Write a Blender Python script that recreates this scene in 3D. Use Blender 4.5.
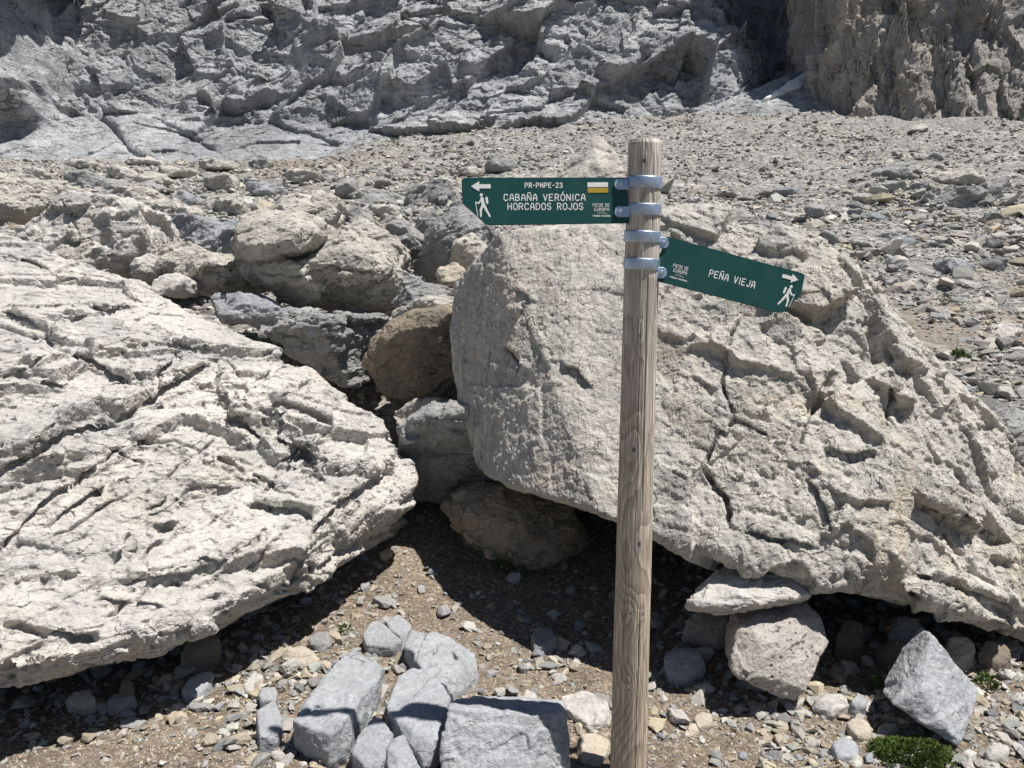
import bpy, bmesh, math, random
import numpy as np
from mathutils import Vector
from mathutils.bvhtree import BVHTree

SC = bpy.context.scene
for _o in list(bpy.data.objects):
    bpy.data.objects.remove(_o)
COL = SC.collection
rng = np.random.default_rng(7)
random.seed(7)

# ------------------------------------------------------------------ camera, sky, sun, exposure
EYE = 1.6
PITCH = math.radians(9.4)
F = 770.0
cam_d = bpy.data.cameras.new('camera')
cam_d.sensor_width = 36.0
cam_d.lens = F / 1024 * 36.0
cam_d.clip_start = 0.05
cam_d.clip_end = 2000
cam = bpy.data.objects.new('camera', cam_d)
COL.objects.link(cam)
cam.location = (0, 0, EYE)
cam.rotation_euler = (math.pi / 2 - PITCH, 0, 0)
SC.camera = cam

SUN_TO = Vector((0.385, -0.105, 1.0)).normalized()
world = bpy.data.worlds.new('World')
SC.world = world
world.use_nodes = True
wn = world.node_tree
sky = wn.nodes.new('ShaderNodeTexSky')
sky.sky_type = 'NISHITA'
sky.sun_disc = False
sky.sun_elevation = math.asin(SUN_TO.z)
sky.sun_rotation = math.atan2(SUN_TO.x, SUN_TO.y)
sky.altitude = 2000
wn.links.new(sky.outputs[0], wn.nodes['Background'].inputs[0])
wn.nodes['Background'].inputs[1].default_value = 0.05

sun_d = bpy.data.lights.new('sun', 'SUN')
sun_d.energy = 5.0
sun_d.angle = math.radians(0.53)
sun_d.color = (1.0, 0.965, 0.915)
sun = bpy.data.objects.new('sun', sun_d)
COL.objects.link(sun)
sun.rotation_euler = (-SUN_TO).to_track_quat('-Z', 'Y').to_euler()
sun.location = (10, -5, 30)

SC.view_settings.view_transform = 'Standard'
SC.view_settings.look = 'None'
SC.view_settings.exposure = 0.40
SC.view_settings.gamma = 1.0
SC.cycles.max_bounces = 5
SC.cycles.diffuse_bounces = 2

# ------------------------------------------------------------------ pixel <-> world
CP, SP = math.cos(PITCH), math.sin(PITCH)


def P(px, py, Y):
    u, v = (px - 512) / F, (384 - py) / F
    dy, dz = CP + v * SP, -SP + v * CP
    s = Y / dy
    return np.array((u * s, Y, EYE + dz * s))


def project(x, y, z):
    d = y * CP - (z - EYE) * SP
    up = y * SP + (z - EYE) * CP
    return 512 + x / d * F, 384 - up / d * F, d


# ------------------------------------------------------------------ vectorised noise
def _h(ix, iy, iz, seed):
    h = (ix.astype(np.uint32) * np.uint32(374761393) + iy.astype(np.uint32) * np.uint32(668265263)
         + iz.astype(np.uint32) * np.uint32(2246822519) + np.uint32((seed * 3266489917) & 0xffffffff))
    h ^= h >> np.uint32(13)
    h *= np.uint32(1274126177)
    h ^= h >> np.uint32(16)
    h *= np.uint32(2654435761)
    h ^= h >> np.uint32(15)
    return h


def _u(h):
    return (h & np.uint32(0xffffff)).astype(np.float32) / np.float32(16777216.0)


_G = np.array([(1, 1, 0), (-1, 1, 0), (1, -1, 0), (-1, -1, 0), (1, 0, 1), (-1, 0, 1), (1, 0, -1), (-1, 0, -1),
               (0, 1, 1), (0, -1, 1), (0, 1, -1), (0, -1, -1), (1, 1, 0), (-1, 1, 0), (0, -1, 1), (0, -1, -1)], np.float32)


def _chunk(fn, p, n=60000):
    p = np.asarray(p, np.float32)
    if len(p) <= n:
        return fn(p)
    outs = [fn(p[i:i + n]) for i in range(0, len(p), n)]
    if isinstance(outs[0], tuple):
        return tuple(np.concatenate(c) for c in zip(*outs))
    return np.concatenate(outs)


def perlin(p, seed=0):
    def f(p):
        i = np.floor(p)
        r = p - i
        i = i.astype(np.int64)
        w = r * r * r * (r * (r * 6 - 15) + 10)
        out = np.zeros(len(p), np.float32)
        for dx in (0, 1):
            wx = w[:, 0] if dx else 1 - w[:, 0]
            for dy in (0, 1):
                wy = w[:, 1] if dy else 1 - w[:, 1]
                for dz in (0, 1):
                    wz = w[:, 2] if dz else 1 - w[:, 2]
                    g = _G[_h(i[:, 0] + dx, i[:, 1] + dy, i[:, 2] + dz, seed) & np.uint32(15)]
                    out += wx * wy * wz * (g[:, 0] * (r[:, 0] - dx) + g[:, 1] * (r[:, 1] - dy) + g[:, 2] * (r[:, 2] - dz))
        return out
    return _chunk(f, p)


def fbm(p, octaves=4, seed=0, gain=0.5, lac=2.03):
    p = np.asarray(p, np.float32)
    a, out = 1.0, 0
    for k in range(octaves):
        out = out + a * perlin(p, seed + k * 17)
        p = p * lac + 3.7
        a *= gain
    return out


def ridged(p, octaves=4, seed=0, gain=0.5):
    p = np.asarray(p, np.float32)
    a, out = 1.0, 0
    for k in range(octaves):
        out = out + a * (1 - 2.2 * np.abs(perlin(p, seed + k * 13)))
        p = p * 2.1 + 1.3
        a *= gain
    return out


def voro(p, seed=0):
    """nearest cell: F1, F2, offset from its centre (N,3), three random numbers of the cell (N,3)"""
    def f(p):
        i = np.floor(p)
        r = (p - i).astype(np.float32)
        i = i.astype(np.int64)
        n = len(p)
        d1 = np.full(n, 9, np.float32)
        d2 = np.full(n, 9, np.float32)
        off = np.zeros((n, 3), np.float32)
        cid = np.zeros(n, np.uint32)
        for dx in (-1, 0, 1):
            for dy in (-1, 0, 1):
                for dz in (-1, 0, 1):
                    h = _h(i[:, 0] + dx, i[:, 1] + dy, i[:, 2] + dz, seed)
                    jx = (h & np.uint32(1023)).astype(np.float32) / 1023
                    jy = ((h >> np.uint32(10)) & np.uint32(1023)).astype(np.float32) / 1023
                    jz = ((h >> np.uint32(20)) & np.uint32(1023)).astype(np.float32) / 1023
                    ox, oy, oz = r[:, 0] - dx - jx, r[:, 1] - dy - jy, r[:, 2] - dz - jz
                    d = ox * ox + oy * oy + oz * oz
                    m = d < d1
                    d2 = np.where(m, d1, np.minimum(d2, d))
                    d1 = np.where(m, d, d1)
                    off[m, 0], off[m, 1], off[m, 2] = ox[m], oy[m], oz[m]
                    cid[m] = h[m]
        k = cid
        a = _u(k * np.uint32(747796405) + np.uint32(1))
        k2 = (k ^ (k >> np.uint32(7))) * np.uint32(2891336453)
        b = _u(k2 ^ (k2 >> np.uint32(11)))
        k3 = (k2 ^ (k2 >> np.uint32(9))) * np.uint32(277803737)
        c = _u(k3 ^ (k3 >> np.uint32(13)))
        return np.sqrt(d1), np.sqrt(d2), off, np.stack((a, b, c), 1)
    return _chunk(f, p)


def sstep(a, b, x):
    t = np.clip((x - a) / (b - a), 0, 1)
    return t * t * (3 - 2 * t)


# ------------------------------------------------------------------ materials
def nn(t, kind, **kw):
    n = t.nodes.new(kind)
    for k, v in kw.items():
        if k.startswith('i_'):
            n.inputs[k[2:].replace('_', ' ')].default_value = v
        else:
            setattr(n, k, v)
    return n


def new_mat(name, rough=0.9):
    m = bpy.data.materials.new(name)
    m.use_nodes = True
    t = m.node_tree
    b = t.nodes['Principled BSDF']
    b.inputs['Roughness'].default_value = rough
    b.inputs['Specular IOR Level'].default_value = 0.25
    return m, t, b


def ramp(t, src, stops):
    r = nn(t, 'ShaderNodeValToRGB')
    e = r.color_ramp.elements
    while len(e) < len(stops):
        e.new(0.5)
    for k, (pos, c) in enumerate(stops):
        e[k].position = pos
        e[k].color = (c, c, c, 1) if isinstance(c, (int, float)) else (*c, 1)
    t.links.new(src, r.inputs[0])
    return r.outputs[0]


def mixc(t, fac, a, b, mode='MIX'):
    m = nn(t, 'ShaderNodeMix', data_type='RGBA', blend_type=mode)
    for sock, v in ((m.inputs[0], fac), (m.inputs[6], a), (m.inputs[7], b)):
        if isinstance(v, (int, float)):
            sock.default_value = v
        elif isinstance(v, tuple):
            sock.default_value = (*v, 1)
        else:
            t.links.new(v, sock)
    return m.outputs[2]


def noise(t, vec, scale, detail=5, rough=0.55, dist=0.0):
    n = nn(t, 'ShaderNodeTexNoise')
    n.inputs['Scale'].default_value = scale
    n.inputs['Detail'].default_value = detail
    n.inputs['Roughness'].default_value = rough
    n.inputs['Distortion'].default_value = dist
    t.links.new(vec, n.inputs['Vector'])
    return n.outputs['Fac']


_rock_mats = {}


def rock_mat(name, main, patch, stain, s=1.0, stain_amt=0.5, bump=0.35, tint=False, rand=0.0, veins=0.0, bumpdist=0.012, cracks=(), crot=(0, 0, 0), cscl=(1, 1, 1), streak=0.0):
    """limestone: mottled pale stone, greyer patches, ochre staining, fine pitted bump"""
    if name in _rock_mats:
        return _rock_mats[name]
    m, t, b = new_mat(name, 0.92)
    tc = nn(t, 'ShaderNodeTexCoord').outputs['Object']
    n1 = noise(t, tc, 2.2 / s, 7, 0.62, 0.6)
    c = mixc(t, ramp(t, n1, ((0.40, 0.0), (0.62, 1.0))), main, patch)
    n2 = noise(t, tc, 1.3 / s, 6, 0.65, 0.9)
    f = ramp(t, n2, ((0.52, 0.0), (0.75, stain_amt)))
    c = mixc(t, f, c, stain)
    n3 = noise(t, tc, 26 / s, 8, 0.7)
    c = mixc(t, 1.0, c, ramp(t, n3, ((0.28, 0.74), (0.5, 1.0), (0.72, 1.18))), 'MULTIPLY')
    n4 = noise(t, tc, 95 / s, 4, 0.7)
    c = mixc(t, 1.0, c, ramp(t, n4, ((0.3, 0.82), (0.5, 1.0), (0.7, 1.12))), 'MULTIPLY')
    if veins:
        nv = noise(t, tc, 6 / s, 3, 0.6, 2.5)
        c = mixc(t, ramp(t, nv, ((0.485, 0.0), (0.5, veins), (0.515, 0.0))), c, (0.62, 0.62, 0.61))
    lines_ = None
    for csc, cw in cracks:       # hairline joints with dark soil in them
        mpn = nn(t, 'ShaderNodeMapping')
        mpn.inputs['Rotation'].default_value = crot
        mpn.inputs['Scale'].default_value = cscl
        t.links.new(tc, mpn.inputs[0])
        ln = ramp(t, noise(t, mpn.outputs[0], csc, 3.5, 0.55, 0.25), ((0.5 - cw, 0.0), (0.5, 1.0), (0.5 + cw, 0.0)))
        msk = ramp(t, noise(t, tc, csc * 0.45, 4, 0.6), ((0.48, 0.0), (0.60, 1.0)))
        mm = nn(t, 'ShaderNodeMath', operation='MULTIPLY')
        t.links.new(ln, mm.inputs[0])
        t.links.new(msk, mm.inputs[1])
        if lines_ is None:
            lines_ = mm.outputs[0]
        else:
            mx = nn(t, 'ShaderNodeMath', operation='MAXIMUM')
            t.links.new(lines_, mx.inputs[0])
            t.links.new(mm.outputs[0], mx.inputs[1])
            lines_ = mx.outputs[0]
    if lines_ is not None:
        lf = nn(t, 'ShaderNodeMath', operation='MULTIPLY')
        lf.inputs[1].default_value = 0.6
        t.links.new(lines_, lf.inputs[0])
        c = mixc(t, lf.outputs[0], c, (0.09, 0.078, 0.062))
    if streak:
        mps = nn(t, 'ShaderNodeMapping')
        mps.inputs['Scale'].default_value = (1.0, 0.6, 0.14)
        t.links.new(tc, mps.inputs[0])
        c = mixc(t, 1.0, c, ramp(t, noise(t, mps.outputs[0], 22 / s, 6, 0.7), ((0.36, 1 - streak), (0.56, 1.0), (0.72, 1 + streak * 0.4))), 'MULTIPLY')
    if tint:
        at = nn(t, 'ShaderNodeAttribute', attribute_name='tint')
        c = mixc(t, 1.0, c, at.outputs['Color'], 'MULTIPLY')
    if rand:
        oi = nn(t, 'ShaderNodeObjectInfo')
        c = mixc(t, 1.0, c, ramp(t, oi.outputs['Random'], ((0.0, 1 - rand), (1.0, 1 + rand))), 'MULTIPLY')
    t.links.new(c, b.inputs['Base Color'])
    hb = nn(t, 'ShaderNodeMath', operation='ADD')
    t.links.new(noise(t, tc, 22 / s, 9, 0.72, 0.3), hb.inputs[0])
    hb2 = nn(t, 'ShaderNodeMath', operation='MULTIPLY')
    t.links.new(noise(t, tc, 110 / s, 6, 0.75), hb2.inputs[0])
    hb2.inputs[1].default_value = 0.45
    t.links.new(hb2.outputs[0], hb.inputs[1])
    if lines_ is not None:
        hs = nn(t, 'ShaderNodeMath', operation='SUBTRACT')
        t.links.new(hb.outputs[0], hs.inputs[0])
        t.links.new(lines_, hs.inputs[1])
        hb = hs
    bp = nn(t, 'ShaderNodeBump')
    bp.inputs['Strength'].default_value = bump
    bp.inputs['Distance'].default_value = bumpdist * s
    t.links.new(hb.outputs[0], bp.inputs['Height'])
    t.links.new(bp.outputs[0], b.inputs['Normal'])
    _rock_mats[name] = m
    return m


OCHRE = (0.40, 0.30, 0.19)
M_PALE = rock_mat('pale_limestone', (0.55, 0.518, 0.478), (0.40, 0.39, 0.37), (0.51, 0.43, 0.345), 1.0, 0.65, 0.75,
                  cracks=((4.5, 0.006), (11.0, 0.009)), crot=(0.35, 0.2, -0.45), cscl=(0.28, 1.0, 1.6))
M_BOULDER = rock_mat('boulder_limestone', (0.53, 0.50, 0.45), (0.41, 0.395, 0.365), (0.50, 0.41, 0.31), 0.9, 0.8, 0.8, streak=0.22,
                     cracks=((3.5, 0.0045), (9.0, 0.007)), crot=(0.2, 0.5, 0.3), cscl=(1.4, 1.0, 0.35))
M_MID = rock_mat('mid_limestone', (0.50, 0.465, 0.41), (0.38, 0.365, 0.335), (0.44, 0.36, 0.27), 2.0, 0.55, 0.8, cracks=((2.4, 0.007), (6.0, 0.010)), cscl=(0.3, 1, 1.8), crot=(0.2, 0.2, 0))
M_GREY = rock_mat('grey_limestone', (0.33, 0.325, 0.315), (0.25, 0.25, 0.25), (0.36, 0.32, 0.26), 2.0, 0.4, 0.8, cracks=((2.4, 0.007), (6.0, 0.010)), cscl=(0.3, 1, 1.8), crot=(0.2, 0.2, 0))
M_BLUE = rock_mat('blue_grey_limestone', (0.36, 0.37, 0.385), (0.27, 0.28, 0.295), (0.44, 0.425, 0.40), 0.7, 0.6, 0.6, veins=0.5, cracks=((7.0, 0.008),), cscl=(0.4, 1.0, 1.2), crot=(0, 0, 0.8))
M_BLUEFAR = rock_mat('blue_grey_far_limestone', (0.33, 0.335, 0.35), (0.23, 0.235, 0.25), (0.37, 0.35, 0.33), 2.2, 0.35, 0.6)
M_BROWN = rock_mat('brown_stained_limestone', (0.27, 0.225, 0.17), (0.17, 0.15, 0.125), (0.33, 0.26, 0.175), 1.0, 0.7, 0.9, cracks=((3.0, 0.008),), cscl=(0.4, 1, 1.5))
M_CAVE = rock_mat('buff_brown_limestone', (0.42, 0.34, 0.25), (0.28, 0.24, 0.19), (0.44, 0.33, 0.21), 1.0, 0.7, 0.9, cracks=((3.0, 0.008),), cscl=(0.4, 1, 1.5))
M_TAN = rock_mat('tan_limestone', (0.46, 0.41, 0.33), (0.40, 0.35, 0.28), (0.44, 0.36, 0.25), 0.7, 0.6, 0.5)
M_STONE = {
    'pale': rock_mat('loose_pale_stone', (0.46, 0.44, 0.40), (0.38, 0.365, 0.34), (0.44, 0.36, 0.26), 0.6, 0.4, 0.5, rand=0.22),
    'grey': rock_mat('loose_grey_stone', (0.33, 0.325, 0.315), (0.26, 0.26, 0.26), (0.36, 0.31, 0.25), 0.6, 0.4, 0.5, rand=0.25),
    'blue-grey': rock_mat('loose_blue_stone', (0.29, 0.305, 0.325), (0.23, 0.245, 0.265), (0.36, 0.35, 0.33), 0.6, 0.4, 0.5, rand=0.22),
    'tan': rock_mat('loose_tan_stone', (0.42, 0.365, 0.285), (0.36, 0.31, 0.24), (0.42, 0.34, 0.23), 0.6, 0.5, 0.5, rand=0.2),
}
M_GRAVEL = rock_mat('gravel_stone', (0.40, 0.385, 0.36), (0.33, 0.32, 0.30), (0.40, 0.33, 0.25), 0.5, 0.3, 0.3, tint=True)
M_CLIFF = rock_mat('cliff_limestone', (0.53, 0.54, 0.555), (0.38, 0.39, 0.405), (0.48, 0.45, 0.41), 26, 0.4, 0.9, bumpdist=0.02, cracks=((0.30, 0.008), (0.8, 0.012)), cscl=(0.3, 1, 1.6), crot=(0, 0.3, 0), streak=0.35)
M_BUTT = rock_mat('buttress_limestone', (0.49, 0.46, 0.42), (0.38, 0.365, 0.35), (0.48, 0.41, 0.33), 22, 0.8, 0.8, bumpdist=0.02, cracks=((0.3, 0.008), (0.8, 0.012)), cscl=(1.4, 1, 0.3), streak=0.35)

# ground: brown dirt near, grey scree far
M_GROUND, _t, _b = new_mat('stony_ground', 0.96)
_tc = nn(_t, 'ShaderNodeTexCoord').outputs['Object']
_dirt = mixc(_t, ramp(_t, noise(_t, _tc, 3.5, 7, 0.65), ((0.36, 0.0), (0.64, 1.0))), (0.165, 0.125, 0.09), (0.26, 0.205, 0.15))
_grit = ramp(_t, noise(_t, _tc, 85, 6, 0.8), ((0.50, 0.0), (0.62, 0.8)))
_dirt = mixc(_t, _grit, _dirt, (0.36, 0.325, 0.275))
_dirt = mixc(_t, 1.0, _dirt, ramp(_t, noise(_t, _tc, 30, 8, 0.7), ((0.3, 0.65), (0.5, 1.0), (0.7, 1.2))), 'MULTIPLY')
_scree = mixc(_t, ramp(_t, noise(_t, _tc, 0.5, 8, 0.65), ((0.36, 0.0), (0.64, 1.0))), (0.225, 0.212, 0.197), (0.315, 0.30, 0.28))
_scree = mixc(_t, 1.0, _scree, ramp(_t, noise(_t, _tc, 7, 9, 0.85), ((0.3, 0.45), (0.5, 1.0), (0.7, 1.35))), 'MULTIPLY')
def _cells(scale):
    v = nn(_t, 'ShaderNodeTexVoronoi')
    v.inputs['Scale'].default_value = scale
    v.inputs['Randomness'].default_value = 1.0
    mpn = nn(_t, 'ShaderNodeMapping')
    mpn.inputs['Scale'].default_value = (1.0, 1.25, 1.4)
    wob = mixc(_t, 0.06, _tc, nn(_t, 'ShaderNodeTexNoise').outputs['Color'])
    _t.links.new(wob, mpn.inputs[0])
    _t.links.new(mpn.outputs[0], v.inputs['Vector'])
    bw = nn(_t, 'ShaderNodeSeparateColor')
    _t.links.new(v.outputs['Color'], bw.inputs[0])
    return bw.outputs[0], v.outputs['Distance']


_c1, _d1 = _cells(5.5)
_c2, _d2 = _cells(15)
_scree = mixc(_t, 1.0, _scree, ramp(_t, _c1, ((0.0, 0.62), (0.5, 0.95), (1.0, 1.45))), 'MULTIPLY')
_scree = mixc(_t, 1.0, _scree, ramp(_t, _c2, ((0.0, 0.62), (0.5, 1.0), (1.0, 1.38))), 'MULTIPLY')
_c3, _d3 = _cells(75)
_dirt = mixc(_t, 0.8, _dirt, mixc(_t, 1.0, _dirt, ramp(_t, _c3, ((0.0, 0.6), (0.6, 1.0), (0.85, 1.3), (1.0, 1.8))), 'MULTIPLY'))
_at = nn(_t, 'ShaderNodeAttribute', attribute_name='soil')
_gc = mixc(_t, _at.outputs['Fac'], _scree, _dirt)
_t.links.new(_gc, _b.inputs['Base Color'])
_bp = nn(_t, 'ShaderNodeBump')
_bp.inputs['Strength'].default_value = 0.9
_bp.inputs['Distance'].default_value = 0.012
_t.links.new(noise(_t, _tc, 60, 8, 0.8), _bp.inputs['Height'])
_bq = nn(_t, 'ShaderNodeBump', invert=True)
_bq.inputs['Distance'].default_value = 0.10
_inv = nn(_t, 'ShaderNodeMath', operation='SUBTRACT')
_inv.inputs[0].default_value = 1.0
_t.links.new(_at.outputs['Fac'], _inv.inputs[1])
_t.links.new(_inv.outputs[0], _bq.inputs['Strength'])
_t.links.new(_d1, _bq.inputs['Height'])
_t.links.new(_bp.outputs[0], _bq.inputs['Normal'])
_t.links.new(_bq.outputs[0], _b.inputs['Normal'])


# ------------------------------------------------------------------ mesh helpers
def tag(o, label=None, cat=None, group=None, kind=None):
    if label:
        o['label'] = label
    if cat:
        o['category'] = cat
    if group:
        o['group'] = group
    if kind:
        o['kind'] = kind
    return o


def link(name, me, mat=None, parent=None, loc=None):
    o = bpy.data.objects.new(name, me)
    COL.objects.link(o)
    if mat is not None:
        me.materials.clear()
        me.materials.append(mat)
    if parent is not None:
        o.parent = parent
    if loc is not None:
        o.location = loc
    return o


def mesh_np(name, verts, faces, smooth=True):
    """faces: (M,k) int array"""
    me = bpy.data.meshes.new(name)
    k = faces.shape[1]
    me.vertices.add(len(verts))
    me.vertices.foreach_set('co', np.ascontiguousarray(verts, np.float32).ravel())
    me.loops.add(faces.size)
    me.loops.foreach_set('vertex_index', np.ascontiguousarray(faces, np.int32).ravel())
    me.polygons.add(len(faces))
    me.polygons.foreach_set('loop_start', np.arange(0, faces.size, k, dtype=np.int32))
    me.polygons.foreach_set('use_smooth', np.full(len(faces), smooth, bool))
    me.update(calc_edges=True)
    me.validate()
    return me


def get_co(me):
    a = np.empty(len(me.vertices) * 3, np.float32)
    me.vertices.foreach_get('co', a)
    return a.reshape(-1, 3)


def get_no(me):
    a = np.empty(len(me.vertices) * 3, np.float32)
    me.vertex_normals.foreach_get('vector', a)
    return a.reshape(-1, 3)


def get_edges(me):
    e = np.empty(len(me.edges) * 2, np.int32)
    me.edges.foreach_get('vertices', e)
    return e.reshape(-1, 2)


def set_co(me, co):
    me.vertices.foreach_set('co', np.ascontiguousarray(co, np.float32).ravel())
    me.update()


def laplace(co, e, it, lam=0.5):
    n = len(co)
    deg = (np.bincount(e[:, 0], minlength=n) + np.bincount(e[:, 1], minlength=n)).astype(np.float32)
    deg[deg == 0] = 1
    for _ in range(it):
        acc = np.empty_like(co)
        for k in range(3):
            acc[:, k] = (np.bincount(e[:, 0], co[e[:, 1], k], n) + np.bincount(e[:, 1], co[e[:, 0], k], n))
        co = co + lam * (acc / deg[:, None] - co)
    return co


def hull_bm(bm, pts):
    vs = [bm.verts.new(Vector(p)) for p in pts]
    r = bmesh.ops.convex_hull(bm, input=vs)
    junk = [g for g in r['geom_interior'] + r['geom_unused'] if isinstance(g, bmesh.types.BMVert) and g.is_valid]
    bmesh.ops.delete(bm, geom=list(set(junk)), context='VERTS')


def remeshed(hulls, voxel):
    """union of convex hulls as one closed evenly meshed surface"""
    full = bpy.data.meshes.new('tmp')
    bm = bmesh.new()
    for h in hulls:
        b2 = bmesh.new()
        hull_bm(b2, h)
        m2 = bpy.data.meshes.new('tmp2')
        b2.to_mesh(m2)
        b2.free()
        bm.from_mesh(m2)
        bpy.data.meshes.remove(m2)
    bm.to_mesh(full)
    bm.free()
    o = bpy.data.objects.new('tmp', full)
    COL.objects.link(o)
    md = o.modifiers.new('r', 'REMESH')
    md.mode = 'VOXEL'
    md.voxel_size = voxel
    dg = bpy.context.evaluated_depsgraph_get()
    me = bpy.data.meshes.new_from_object(o.evaluated_get(dg))
    bpy.data.objects.remove(o)
    bpy.data.meshes.remove(full)
    return me


def rot(ax, ay, az):
    cx, sx, cy, sy, cz, sz = math.cos(ax), math.sin(ax), math.cos(ay), math.sin(ay), math.cos(az), math.sin(az)
    rx = np.array(((1, 0, 0), (0, cx, -sx), (0, sx, cx)))
    ry = np.array(((cy, 0, sy), (0, 1, 0), (-sy, 0, cy)))
    rz = np.array(((cz, -sz, 0), (sz, cz, 0), (0, 0, 1)))
    return (rz @ ry @ rx).astype(np.float32)


def facets(p, size, amp, seed, bed=None, squash=(1, 1, 1), warp=0.35, step=0.5, edge=0.0):
    """broken-rock relief: every cell is a plane with its own tilt and height"""
    q = p @ bed.T if bed is not None else p
    q = q / size / np.array(squash, np.float32)
    if warp:
        q = q + warp * np.stack([perlin(q * 0.9 + 11 * k, seed + 31 * k) for k in range(3)], 1)
    f1, f2, off, r = voro(q, seed)
    g = r * 2 - 1
    d = (off * g).sum(1) * 0.9 + (r[:, 0] - 0.5) * step
    if edge:
        d = d - edge * np.exp(-((f2 - f1) / 0.07) ** 2)
    return amp * d


def carve_lines(co, no, lines):
    """lines: (pts(N,3), depth, width, ledge, fall). Grooves and ledges along 3D polylines lying on the rock"""
    disp = np.zeros(len(co), np.float32)
    for pts, depth, width, ledge, fall in lines:
        reach = max(width * 3, fall * 4 if ledge else 0)
        pts = np.asarray(pts, np.float32)
        lo, hi = pts.min(0) - reach, pts.max(0) + reach
        idx = np.nonzero(((co > lo) & (co < hi)).all(1))[0]
        if not len(idx):
            continue
        p, n = co[idx], no[idx]
        best = np.full(len(idx), 1e9, np.float32)
        side = np.zeros(len(idx), np.float32)
        par = np.zeros(len(idx), np.float32)
        seg = np.linalg.norm(np.diff(pts, axis=0), axis=1)
        cum = np.concatenate(((0,), np.cumsum(seg)))
        for k in range(len(seg)):
            a, d = pts[k], pts[k + 1] - pts[k]
            L = max(seg[k], 1e-6)
            t = np.clip(((p - a) @ d) / (L * L), 0, 1)
            v = p - (a + t[:, None] * d)
            dist = np.linalg.norm(v, axis=1)
            s = np.cross(d / L, n)
            s *= np.where(s[:, 2] >= 0, 1, -1)[:, None]
            m = dist < best
            best[m] = dist[m]
            side[m] = (v * s).sum(1)[m]
            par[m] = ((cum[k] + t * L) / max(cum[-1], 1e-6))[m]
        wob = 0.75 + 0.6 * perlin(p * (0.35 / max(width, 1e-4)) * 0.25, 5)
        taper = sstep(0, 0.12, par) * sstep(0, 0.12, 1 - par)
        dd = -depth * np.exp(-(best / width) ** 2) * wob * (0.35 + 0.65 * taper)
        if ledge:
            up = sstep(-width * 0.4, width * 0.4, side)
            dd += ledge * taper * (up * np.exp(-np.maximum(side, 0) / fall) - (1 - up) * 0.35 * np.exp(np.minimum(side, 0) / fall)) \
                * np.exp(-np.maximum(best - np.abs(side), 0) / fall * 2)
        disp[idx] += dd
    return disp


def hit_lines(me, specs):
    """polylines drawn on the rock as seen from the path: picked up as points on the rock's own surface"""
    bvh = BVHTree.FromPolygons([v.co for v in me.vertices], [p.vertices for p in me.polygons])
    out = []
    o = Vector((0, 0, EYE))
    for px, depth, width, ledge, fall in specs:
        pts = []
        for k in range(len(px) - 1):
            (x0, y0), (x1, y1) = px[k], px[k + 1]
            n = max(1, int(math.hypot(x1 - x0, y1 - y0) / 7))
            for j in range(n + (k == len(px) - 2)):
                f = j / n
                jx, jy = random.uniform(-1.6, 1.6), random.uniform(-1.6, 1.6)
                q = Vector(P(x0 + (x1 - x0) * f + jx, y0 + (y1 - y0) * f + jy, 3.0)) - o
                h = bvh.ray_cast(o, q.normalized())
                if h[0] is not None:
                    pts.append(h[0])
        if len(pts) > 1:
            out.append((np.array(pts), depth, width, ledge, fall))
    return out


def remesh_mesh(me, voxel):
    o = bpy.data.objects.new('tmp', me)
    COL.objects.link(o)
    md = o.modifiers.new('r', 'REMESH')
    md.mode = 'VOXEL'
    md.voxel_size = voxel
    out = bpy.data.meshes.new_from_object(o.evaluated_get(bpy.context.evaluated_depsgraph_get()))
    bpy.data.objects.remove(o)
    bpy.data.meshes.remove(me)
    return out


def break_planes(co, n, seed, depth, aim=None):
    """knock flat faces off a stone"""
    r = np.random.default_rng(seed)
    for _ in range(n):
        d = r.normal(size=3)
        if aim is not None:
            d = d * 0.75 + np.array(aim)
        d /= np.linalg.norm(d)
        d = d.astype(np.float32)
        t = co @ d
        lim = t.max() - (t.max() - t.min()) * depth * r.uniform(0.25, 1.0)
        co = co - d * np.maximum(t - lim, 0)[:, None] * 0.97
    return co


def rock(name, label, cat, hulls, voxel, mat, relief, cracks=(), round_it=3, group=None, kind=None, smooth=False, flats=None):
    """hulls -> closed surface -> big broken relief and cracks -> even mesh again -> fine relief"""
    coarse, fine = relief if isinstance(relief, tuple) else (relief, None)
    me = remeshed(hulls, voxel * (1.25 if fine else 1))
    co = get_co(me)
    e = get_edges(me)
    co = laplace(co, e, round_it)
    if flats:
        co = break_planes(co, *flats)
    set_co(me, co)
    no = get_no(me)
    random.seed(len(co))
    st = random.getstate()
    lines = hit_lines(me, cracks) if cracks else []
    d = coarse(co, no)
    if lines and fine:
        lines = [(p_, dp * 0.35, w_ * 1.3, lg, fl) for p_, dp, w_, lg, fl in lines]
    if lines:
        d = d + carve_lines(co, no, lines)
    co = co + no * d[:, None]
    set_co(me, co)
    if fine:
        me = remesh_mesh(me, voxel)
        co = laplace(get_co(me), get_edges(me), 1, 0.25)
        set_co(me, co)
        no = get_no(me)
        d = fine(co, no)
        if cracks:
            random.setstate(st)
            lines = [(p_, dp * 1.15, w_ * 0.72, 0, 0) for p_, dp, w_, lg, fl in hit_lines(me, cracks)]
            d = d + carve_lines(co, no, lines)
        co = co + no * d[:, None]
    org = np.array((co[:, 0].mean(), co[:, 1].mean(), co[:, 2].min()), np.float32)
    set_co(me, co - org)
    me.polygons.foreach_set('use_smooth', np.full(len(me.polygons), smooth, bool))
    me.name = name
    o = link(name, me, mat, None, org.tolist())
    tag(o, label, cat, group, kind)
    return o


BED = rot(0.25, 0.30, 0.2)


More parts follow.
